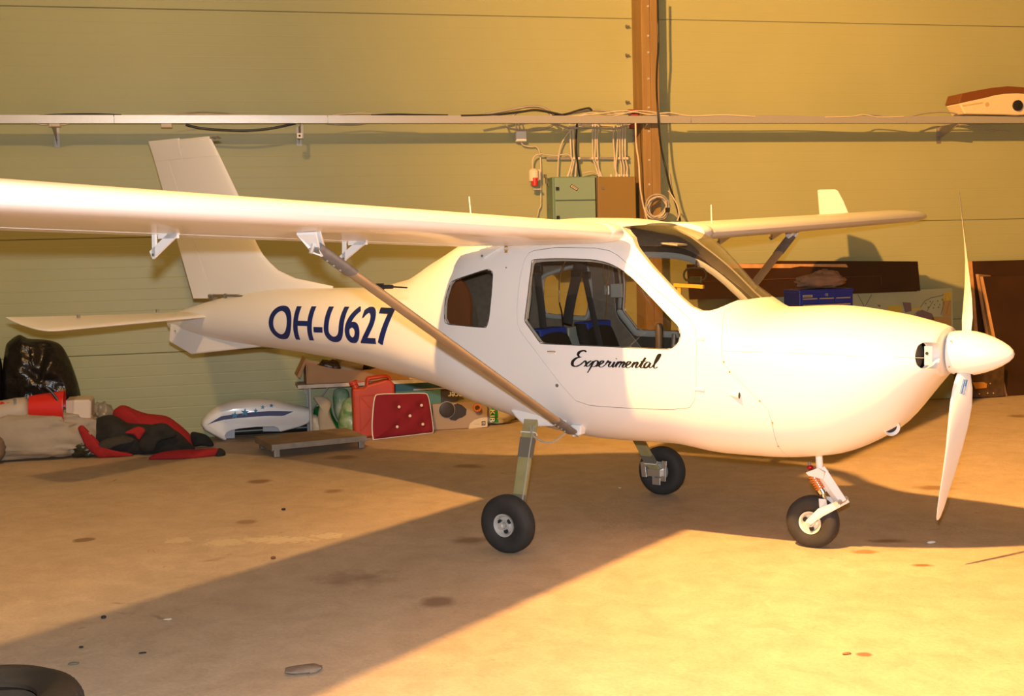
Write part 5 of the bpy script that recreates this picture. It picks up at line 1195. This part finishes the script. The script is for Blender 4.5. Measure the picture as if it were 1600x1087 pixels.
# front face (t=-1) towards the camera uses the middle outline slightly shrunk
mb.rings(rs); 
zmin=min(v.z for v in mb.v)
for v in mb.v: v.z+=-zmin+.003
spm=mb.build('spat_shell',WHITE,sp,smooth=60,fix=True)
sbv=BVHTree.FromPolygons([v.co for v in spm.data.vertices],[tuple(p.vertices) for p in spm.data.polygons]); so=ORG[sp.name]
def onsp(x,y,off=.003):
    h=sbv.ray_cast(Vector(CAMP)-so,ray(x,y)); 
    if h[0] is None: return Uw(x,y,pd+.11)
    return h[0]+so-ray(x,y)*off
def decal(pts,m,nm,off=.003,par=None):
    mb=MB(); c=[sum(p[0] for p in pts)/len(pts),sum(p[1] for p in pts)/len(pts)]
    n=len(pts); vs=[onsp(*c,off)]+[onsp(x,y,off) for x,y in pts]; mb.add(vs,[(0,1+i,1+(i+1)%n) for i in range(n)]); return mb.build(nm,m,spm)
up=[(323,664),(334,657),(346,650),(370,646.5),(395,643.5),(420,642),(440,642),(459,642.5)]; lw=[(323,664),(334,659.5),(350,655.5),(370,653),(395,651),(420,649.5),(436,649.5),(443,649.5),(459,642.5)]
mb=MB()
for i in range(30):
    def at(L,t):
        x=323+(458-323)*t; 
        for (a,b),(c_,e) in zip(L[:-1],L[1:]):
            if a<=x<=c_: return (x,b+(e-b)*(x-a)/(c_-a+1e-9))
        return L[-1]
    t0,t1=i/30,(i+1)/30
    mb.add([onsp(*at(up,t0)),onsp(*at(up,t1)),onsp(*at(lw,t1)),onsp(*at(lw,t0))],[(0,1,2,3)])
mb.build('navy_stripe',mat('stripe_navy',(.012,.014,.12),.4),spm)
SB=mat('star_blue',(.01,.20,.36),.4)
for x,y,r_ in ((367,648.5,6.2),(382.5,644,6.8),(399.5,641.5,4.2),(410.5,636,4.0),(424,633.5,3.7)):
    decal([(x+r_*(1 if k%2==0 else .42)*math.sin(math.pi*k/5+.1),y-r_*(1 if k%2==0 else .42)*math.cos(math.pi*k/5+.1)) for k in range(10)],SB,'blue_star',.006)
INN=mat('grey_inner_liner',(.50,.50,.55),.6)
mb=MB(); a=W(sdz(Uw(350,680,pd))[0],pd,0); 
for x0,x1,y0,y1 in ((349,367,672,689),(411,437,668,677)):
    PP=[Uw(x0,y0,pd-.04),Uw(x1,y0,pd-.04),Uw(x1,y1,pd-.04),Uw(x0,y1,pd-.04)]
    for v in PP: v.z=max(v.z-zmin+.003,.006)
    mb=MB(); mb.prism(PP,WN*-.03); mb.build('inner_wall',INN,spm,fix=True)
# dark pipe along the wall base
mb=MB(); a=sdz(Uw(360,680,.05))[0]; b=sdz(Uw(500,680,.05))[0]; mb.tube([W(a,.045,.045),W(b,.045,.045)],.035,16); mb.build('black_tube',BLACKP,smooth=50,label='black tube lying along the wall foot behind the wheel fairing',cat='tube')
# --- jerrycan
jd=.57; js0=sdz(Uw(552,640,jd))[0]; js1=sdz(Uw(618,640,jd))[0]; jz=Uw(580,606,jd).z
jc=thing('jerrycan',W((js0+js1)/2,jd-.08,0),'red metal jerrycan standing behind the red cushion','jerrycan')
w_=js1-js0
mb=MB(); P=[(js0,.004),(js1,.004),(js1,jz+.02),(js1-.03,jz+.055),(js1-.07,jz+.06),(js0+.12,jz+.025),(js0+.10,jz+.0),(js0,jz-.0)]
mb.prism([W(s_,jd,z) for s_,z in P],WN*-.13); mb.build('can_body',JERRY,jc,bevel=.018,fix=True)
for k in range(3):
    yy=-.025-.04*k; mb=MB(); mb.tube(crom([W(js0+.125,jd+yy,jz+.02),W(js0+.135,jd+yy,jz+.07),W(js0+.17,jd+yy,jz+.078),W(js1-.06,jd+yy,jz+.085),W(js1-.03,jd+yy,jz+.05)],4),.012,8); mb.build('handle',JERRY,jc,smooth=50)
mb=MB(); q=W(js0+.035,jd-.065,jz); mb.lathe(q,(-.45*WS.x,-.45*WS.y,1),[(0,.0),(0,.03),(.03,.028),(.035,.036),(.06,.036),(.065,0)],16); mb.box(q+WS*-.05+Vector((0,0,.045)),WS*.10,WN*.02,(0,0,.012)); mb.build('spout_cap',JERRY,jc,smooth=40)
fd=jd+.001
def emb(a,b): mb=MB(); mb.tube([W(a[0],fd,a[1]),W(b[0],fd,b[1])],.006,6,flat=.5); mb.build('pressed_rib',JERRY,jc,smooth=40)
cx_=(js0+js1)/2; cz_=jz*.5
for sx,sz in ((-1,-1),(1,-1),(1,1),(-1,1)): emb((cx_+sx*w_*.34,cz_+sz*jz*.36),(cx_+sx*w_*.1,cz_+sz*jz*.1))
emb((cx_-w_*.34,cz_+jz*.36),(cx_+w_*.34,cz_+jz*.36)); emb((cx_-w_*.34,cz_-jz*.36),(cx_-w_*.34,cz_+jz*.36))
# --- cushion leaning
cb=[U(583,688,2,.0),U(677,677,2,.0)]
t0=sdz(cb[0]);t1=sdz(cb[1])
Pc=[(582,686),(585,689),(630,684.5),(672,680),(677,677),(676,660),(671,620),(668,614),(655,613),(620,614.5),(590,615.5),(584,620),(581,650)]
ds=[t0[1]-.0]*3+[t1[1]-.0]*2+[t1[1]-.03,t1[1]-.12,t1[1]-.13,t1[1]-.13,t0[1]-.13,t0[1]-.13,t0[1]-.12,t0[1]-.06]
PC=[Uw(x,y,.95) for x,y in Pc]
# plane of the cushion: through the bottom edge, leaning back
b0=cb[0]; b1=cb[1]; tt=(b1-b0).normalized(); up_v=(Vector((0,0,1))*.95-tt.cross(Vector((0,0,1)))*-.0+(-WN)*.16).normalized(); pn_=tt.cross(up_v).normalized(); pn_=pn_ if pn_.dot(WN)>0 else -pn_
def onc(x,y,off=0):
    r=ray(x,y); c=Vector(CAMP); return c+r*((b0-c).dot(pn_)/r.dot(pn_))+pn_*off
cs=thing('cushion',(b0+b1)/2,'dark red buttoned cushion with white piping leaning on the red jerrycan','cushion')
edge=crom([onc(x,y) for x,y in ((583,684),(588,688),(630,684),(668,680.5),(676,676),(675.5,660),(672,635),(668,618),(660,614.5),(625,615),(594,616),(586,620),(583,640),(581.5,665))],4,loop=True)
for e in edge: e.z=max(e.z,.008)
cen=sum(edge,Vector())/len(edge); mb=MB(); btn=[(621,636),(656,633.5),(638,650),(618,667),(658,663)]; BT=[onc(x,y) for x,y in btn]
def puff(p,k):
    h=.055*(1-k**2.2)**.6
    for b in BT:
        dd=(p-b).length; h-=.035*math.exp(-(dd/.045)**2)
    return h
rs=[]
for k in [1,.97,.9,.8,.7,.6,.5,.4,.3,.2,.1,.02]: rs.append([(lambda p:p+pn_*puff(p,k))(cen+(e-cen)*k) for e in edge])
mb.rings(rs,cap0=False); rb=[[cen+(e-cen)*k-pn_*.045*(1-k**3) for e in edge] for k in (1,.9,.6,.3,.02)]
mb.rings([r_[::-1] for r_ in rb],cap0=False); mb.build('cushion_pad',CUSH,cs,smooth=80,fix=True)
mb=MB(); mb.tube(edge,.006,6,loop=True); mb.build('piping',PIPING,cs,smooth=80)
for b in BT: mb=MB(); c=b+pn_*(.03); mb.sphere(c,.013,12,8,sc=(1,1,1)); mb.build('button',PIPING,cs,smooth=60)
# --- printed boxes right of the cushion
def pbox(px0,px1,py1,dz,ztop_px,d,dep,m,label,name='printed_box',base=.004):
    s0=sdz(Uw(px0,py1,d))[0]; s1=sdz(Uw(px1,py1,d))[0]; z1=Uw((px0+px1)/2,ztop_px,d).z
    t=thing(name,W((s0+s1)/2,d-dep/2,base),label,'box')
    mb=MB(); mb.wbox(s0,s1,d-dep,d,base,z1); mb.build('carton',m,t,bevel=.002)
    return t,s0,s1,z1,d
VB=mat('carton_taupe',(.36,.27,.19),.6)
d1=SD(720,670)[1]
t,s0,s1,z1,dd=pbox(677,762,668,0,629,d1,.22,VB,'taupe printed appliance box with a pale corner, right of the cushion')
def wpoly(pts,d,m,nm,par,th=.0012): mb=MB(); mb.prism([Uw(x,y,d) for x,y in pts],WN*th); return mb.build(nm,m,par,fix=True)
D=dd+.0015
wpoly([(732,669.5),(734,662),(741,656),(750,653),(761.5,651.5),(761.5,666.5)],D,mat('print_cream',(.62,.54,.40),.6),'pale_corner',t)
cc=Uw(698,640,D)
mb=MB(); mb.cyl(Uw(709,652,D),Uw(709,652,D)+WN*.001,.02,n=6)
wpoly([(703,634),(715,630),(722,633),(729,639),(728,648),(722,652),(716,654),(712,657),(704,656),(700,650)],D,mat('print_black',(.03,.025,.022),.5),'printed_shape',t)
mb=MB(); mb.lathe(cc,WN,[(.0,.0),(.0,.067),(.012,.066),(.016,.058),(.012,.0)],28,mi=0); mb.build('dark_disc',_mats['print_black'],t,smooth=40)
mb=MB(); mb.tube([cc+WN*.003+(WS*math.cos(a)+Vector((0,0,math.sin(a))))*.069 for a in [2*math.pi*j/30 for j in range(30)]],.003,6,loop=True); mb.build('disc_rim',GREYT,t,smooth=60)
wpoly([(752.5,658),(758.5,657.5),(758.5,664),(752.5,664.5)],D+.001,INK,'print_mark',t); wpoly([(753.7,659.2),(757.3,659),(757.3,662.8),(753.7,663)],D+.0025,_mats['print_cream'],'print_mark',t); wpoly([(754.6,659.8),(756.6,661),(754.6,662.2)],D+.004,INK,'print_mark',t)
for k in range(6): wpoly([(741+k*1.5,661.5-.05*k),(741.9+k*1.5,661.5-.05*k),(741.9+k*1.5,663),(741+k*1.5,663)],D+.001,GREYT,'print_mark',t)
c=Uw(746,637,d1+.05); mb=MB(); mb.lathe(c-WN*.03,WN,[(0,.022),(0,.033),(.03,.033),(.03,.022),(0,.022)],28); mb.build('tape_roll',mat('tape_orange',(.60,.20,.07),.5),smooth=40,label='orange ring of adhesive tape propped against the taupe box',cat='tape roll')
t,s0,s1,z1,dd=pbox(640,715,640,0,608,.30,.20,mat('carton_black',(.045,.04,.038),.5),'black printed carton lying upside down behind the cushion'); 
def place_text(s,px0,px1,py0,py1,d,m,par,flip=False,vert=False):
    me=text_mesh(s,0,1,0,1,bold=.01,grid=0); a=Uw(px0,py1,d);b=Uw(px1,py1,d);c=Uw(px0,py0,d); X_=b-a;Z_=c-a
    for v in me.vertices:
        u,w2=v.co.x,v.co.z
        if flip: u,w2=1-u,1-w2
        if vert: u,w2=w2,1-u
        v.co=a+X_*u+Z_*w2+WN*.0008-ORG[par.name]
    return add_mesh(me,'printed_text',m,par)
place_text('ncer',700,722,612,619,.3015,PIPING,t,flip=True)
for k in range(2): wpoly([(666+k*9,609),(673+k*9,609),(673+k*9,617),(666+k*9,617)],.3015,GREYT,'print_mark',t)
mb=MB(); a=sdz(Uw(645,604,.30))[0]; mb.wbox(a,a+.36,.10,.33,z1+.002,z1+.016); bk=mb.build('magazine',mat('magazine_white',(.62,.55,.45),.6),label='pale magazine lying on the black carton under the table edge',cat='magazine',bevel=.002)
mb=MB(); a=sdz(Uw(669,602,.3))[0]; mb.wbox(a,a+.25,.12,.31,z1+.018,z1+.040); mb.build('dark_folder',BLACKP,label='dark folder on top of the pale magazine',cat='folder')
# green bag
gb=SD(786,664); mb=MB(); lump(mb,W(gb[0]-.03,gb[1]-.10,.003),(.30,.20,.19),.16,31,34,18,2.4,2.2,.1); gbo=mb.build('snack_bag',mat('bag_pale',(.52,.47,.36),.5,bump=.7,bscale=12),smooth=75,label='pale crumpled bag with a green band right of the taupe box',cat='bag')
bb=BVHTree.FromPolygons([v.co+gbo.location for v in gbo.data.vertices],[tuple(p.vertices) for p in gbo.data.polygons])
mb=MB()
for i in range(6):
    for j in range(6):
        q=[]
        for a,b in ((i,j),(i+1,j),(i+1,j+1),(i,j+1)):
            x=765+12.5*a/6+1.5*(b/6); y=636.5+28*b/6; h=bb.ray_cast(Vector(CAMP),ray(x,y)); q.append((h[0] if h[0] is not None else W(gb[0]-.05,gb[1]-.02,.1))-ray(x,y)*.004)
        mb.add(q,[(0,1,2,3)])
gp=mb.build('green_band',mat('band_green',(.01,.22,.04),.4),gbo)
place_text('KIR',766,773,640,660,gb[1]+.02,PIPING,gbo,vert=True)
# --- jacket
jk=thing('jacket',U(230,705,2,0),'crumpled red and black jacket lying on the floor left of the wheel fairing','jacket')
def jp(nm,outl,d,th,m,seed,amp=.016): mb=MB(); puffy(mb,outl,d,th,amp,seed,11.); mb.build(nm,m,jk,smooth=85)
jp('red_back',[(176,650),(185,635),(196,633.5),(211,640),(230,646),(260,650),(279,662),(295,676),(304,688),(300,705),(240,712),(190,705)],.46,.26,REDC,41)
jp('black_lining',[(140,664),(154,652),(174,648),(188,655),(201,661),(234,663),(260,667),(279,675),(295,690),(305,703),(282,712),(230,716),(208,713),(161,707),(144,690)],.62,.30,BLKC,42,.022)
jp('red_hem',[(122,668),(130,665),(137,684),(151,694),(160,704),(182,706),(206,709),(205,714),(180,715),(158,716),(136,700),(126,680)],.76,.10,REDC,43)
jp('red_pocket',[(195,676),(206,670),(217,666),(227,671),(223,680),(217,687),(208,679)],.80,.05,REDC,44,.006)
jp('red_sleeve',[(232,716.5),(245,708),(273,703),(307,701.5),(343,701),(338,715),(310,718),(282,719.5),(250,719.5)],1.0,.12,REDC,45,.010)
jp('black_cuff',[(341,700.5),(350,703),(352.5,709),(345,715),(334,715)],1.0,.12,BLKC,46,.006)
jp('rear_sleeve',[(298,676),(312,676),(325,681),(334,693),(331,697),(315,696),(302,696)],.52,.10,BLKC,47,.01)
jp('grey_fold',[(151,697),(160,688),(174,683),(196,680),(211,686),(205,692),(193,694),(178,699),(165,705),(155,704)],.78,.09,mat('faded_black_cloth',(.045,.038,.028),.95,bump=.4,bscale=60),48,.010)
jp('black_fold',[(234,665),(250,661),(262,663),(276,675),(274,682),(262,686),(248,691),(241,704),(228,706),(218,700),(217,690),(228,678)],.80,.10,BLKC,49,.012)
# --- bin bags, tarp, buckets
puffo('bin_bag',[(8,545),(14,533),(29,523),(38,526),(46,529),(66,530),(84,533),(97,541),(109,562),(120,592),(127,622),(130,660),(128,697),(90,700),(40,700),(8,698),(4,640),(3,590)],.19,.32,BAGP,'large black bin bag standing against the wall at far left','bin bag',amp=.04,seed=61,fr=12.)
puffo('bin_bag',[(-90,600),(-70,565),(-40,552),(-8,552),(2,563),(4,590),(5,640),(3,698),(-40,700),(-90,698)],.19,.32,BAGP,'second black bin bag cut by the left frame edge','bin bag',amp=.04,seed=62,fr=12.)
a=FL(60,721); lumpo('tarpaulin_bundle',45,700,a[1]-.21,(1.0,.42,.37),TARP,'beige tarpaulin bundle under the red bucket at far left','tarpaulin',z=.003,amp=.10,seed=63,ridge=.10,sq=3.2,n=60,vm=36,freq=2.6)
a=FL(-6,726); mb=MB(); lump(mb,W(a[0]-.06,a[1]-.03,.003),(.26,.2,.24),.08,64,24,16,2.3,2,.03); mb.build('brown_sack',mat('sack_brown',(.18,.12,.08),.8),smooth=75,label='rounded brown sack end at the left frame edge, on the floor',cat='sack')
lumpo('dark_plastic',136,706,.66,(.20,.2,.13),mat('dark_green_plastic',(.03,.035,.02),.3,bump=.8,bscale=10),'dark shiny plastic sheet between tarpaulin and jacket','plastic sheet',z=.003,amp=.25,seed=65,ridge=.12,sq=2.2)
lumpo('clear_bag',160,690,.34,(.24,.2,.36),mat('clear_grey_poly',(.26,.23,.18),.3,bump=.8,bscale=12),'greyish see-through bag right of the white tub','plastic bag',z=.003,amp=.25,seed=66,ridge=.1,sq=2.)
TB=.64
# red bucket lying on its side, mouth to the right
c0=Uw(46,636,TB); c1=Uw(101,635,TB); ax=(c1-c0); Lb=ax.length; r0=(Uw(48,618,TB)-Uw(48,654,TB)).length/2; r1=(Uw(100,608,TB)-Uw(100,660,TB)).length/2
bk=thing('bucket',c0*.5+c1*.5-Vector((0,0,r1)),'red plastic bucket lying on its side on the tarpaulin','bucket')
mb=MB(); mb.lathe(c0,ax,[(0,0),(0,r0),(Lb*.97,r1*.96),(Lb*.97,r1*1.02),(Lb,r1*1.02),(Lb,r1*.94),(Lb*.02,r0*.95),(.004,0)],40); mb.build('bucket_shell',RED,bk,smooth=40)
mb=MB(); P=[Uw(x,y,TB+.10) for x,y in ((72,605),(80,612),(88,622),(96,634))]; mb.tube(crom(P,4),.010,6,flat=.4); mb.build('bucket_handle',BLACKP,bk,smooth=50)
# white tub seen end-on
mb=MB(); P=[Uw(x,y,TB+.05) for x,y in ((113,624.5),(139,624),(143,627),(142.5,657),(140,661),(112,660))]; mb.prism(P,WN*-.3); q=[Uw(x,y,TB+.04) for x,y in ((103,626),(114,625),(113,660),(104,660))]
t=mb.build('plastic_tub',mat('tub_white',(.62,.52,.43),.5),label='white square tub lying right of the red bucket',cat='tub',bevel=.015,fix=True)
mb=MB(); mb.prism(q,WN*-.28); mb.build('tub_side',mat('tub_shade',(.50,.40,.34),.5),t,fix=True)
# beige canister with printed label at the left edge
c0=Uw(-40,652,TB); c1=Uw(46,637,TB); ax=c1-c0; L1=ax.length; rr_=(Uw(20,621,TB)-Uw(20,658,TB)).length/2
cn=thing('canister',c0*.5+c1*.5-Vector((0,0,rr_)),'beige canister with printed label lying at the left frame edge','canister')
mb=MB(); mb.lathe(c0,ax,[(0,0),(0,rr_*.95),(.02,rr_),(L1*.80,rr_*1.03),(L1*.93,rr_*.97),(L1,rr_*.7),(L1,0)],36); mb.build('canister_shell',mat('canister_beige',(.45,.38,.30),.5),cn,smooth=50)
cbv=BVHTree.FromPolygons([v.co+ORG[cn.name] for v in bpy.data.objects[cn.name].children[0].data.vertices],[tuple(p.vertices) for p in cn.children[0].data.polygons])
def oncan(x,y):
    h=cbv.ray_cast(Vector(CAMP),ray(x,y)); return (h[0]-ray(x,y)*.003) if h[0] is not None else Uw(x,y,TB+.15)
for pts,m in (([(0,628),(4,627),(8,630),(4,631),(0,632)],RED),([(9,624.5),(13,624),(14,629),(10,630)],RED),([(15,623.5),(17,623),(18,628),(16,628.5)],GREYT),([(20,622),(25,621),(26,625),(21,626)],GREYT)):
    mb=MB(); mb.add([oncan(*q) for q in pts],[tuple(range(len(pts)))]); mb.build('label_print',m,cn)
# --- tyre bottom left on the floor
Ht=.175
tc_=U(-37,1081,2,Ht); rad=159*(tc_-Vector(CAMP)).dot(_fw)/FPX; ctr=Vector((tc_.x,tc_.y,0))
ty=thing('car_tyre',ctr,'used black car tyre lying on the floor in the bottom left corner','tyre')
mb=MB(); mb.lathe(ctr+Vector((0,0,.002)),(0,0,1),[(.0,rad*.80),(.02,rad*.93),(.05,rad*.985),(Ht/2,rad),(Ht-.05,rad*.985),(Ht-.02,rad*.93),(Ht,rad*.80),(Ht-.004,rad*.68),(Ht-.03,rad*.58),(Ht-.035,rad*.555),(Ht-.05,rad*.56),(Ht*.5,rad*.80),(.04,rad*.56),(.03,rad*.555),(.003,rad*.62),(0,rad*.80)],80); mb.build('tyre_casing',mat('old_rubber',(.045,.032,.020),.65,bump=.25,bscale=30,var=.5,vscale=5),ty,smooth=50)
for k in range(56):
    a=2*math.pi*k/56; mb=MB(); 
    p=[ctr+Vector((math.cos(a+q*.06)*rad*kk,math.sin(a+q*.06)*rad*kk,zz)) for q,kk,zz in ((0,.935,Ht-.022),(.2,.985,Ht-.05),(.3,.996,Ht-.075))]; mb.tube(p,.0035,4); mb.build('tread_block',RUB,ty)
# --- things lying on the floor
def pebble(px,py,size,m,label,name='stone_chip',cat='debris',seed=1,rot=0):
    s_,d_,_=FL(px,py); mb=MB(); lump(mb,W(s_,d_,.001),size,.18,seed,14,8,2.4,2,.05,rot=rot); return mb.build(name,m,smooth=40,label=label,cat=cat)
STN=mat('stone_grey',(.20,.15,.11),.8,var=.2,vscale=20); PCH=mat('paint_chip_pale',(.62,.54,.40),.7)
pebble(474,1050,(.135,.075,.022),STN,'flat grey stone flake on the floor near the bottom edge',seed=2)
pebble(1455,849,(.045,.02,.012),PIPING,'small white scrap on the floor right of the nose wheel',name='paper_scrap',seed=3)
pebble(262,968.5,(.035,.018,.006),PCH,'pale chip on the floor above the bottom left tyre',seed=4)
pebble(162,966,(.022,.022,.012),BLKC,'small black lump on the floor at the shadow edge, lower left',seed=5)
pebble(427,873,(.025,.022,.012),mat('rust_lump',(.16,.07,.03),.8),'small rust coloured lump below the pale paint flakes',seed=6)
pebble(127,1012.5,(.018,.012,.008),BLKC,'tiny dark chip right above the tyre in the lower left',seed=7)
pebble(443,797,(.025,.02,.012),BLKC,'small dark lump on the lit floor above the paint flakes',seed=8)
pebble(223,1021,(.03,.008,.006),BLKC,'thin dark sliver on the floor right of the tyre',seed=9)
pebble(115,1038,(.04,.02,.008),GLUE,'dark flake beside the top of the bottom left tyre',seed=10)
pebble(1323,1022,(.035,.015,.006),mat('rust_flake',(.25,.12,.04),.8),'rust brown flake on the bright floor, lower right',seed=11)
pebble(968,763,(.02,.015,.008),PCH,'pale chip on the shadowed floor left of the far wheel',seed=12)


# ------------------------------------------------------------------ turn the whole place so that the wall lies along the x axis
RZ=Matrix.Rotation(-A,4,'Z')
done=set()
for o in list(bpy.data.objects):
    if o.type in ('CAMERA','LIGHT'): o.matrix_world=RZ@o.matrix_basis if o.parent is None else o.matrix_world; continue
    if o.name=='floor': o.rotation_euler=(0,0,-A); continue
    if o.type=='MESH' and o.data.name not in done: o.data.transform(RZ); done.add(o.data.name)
    o.location=RZ@o.location
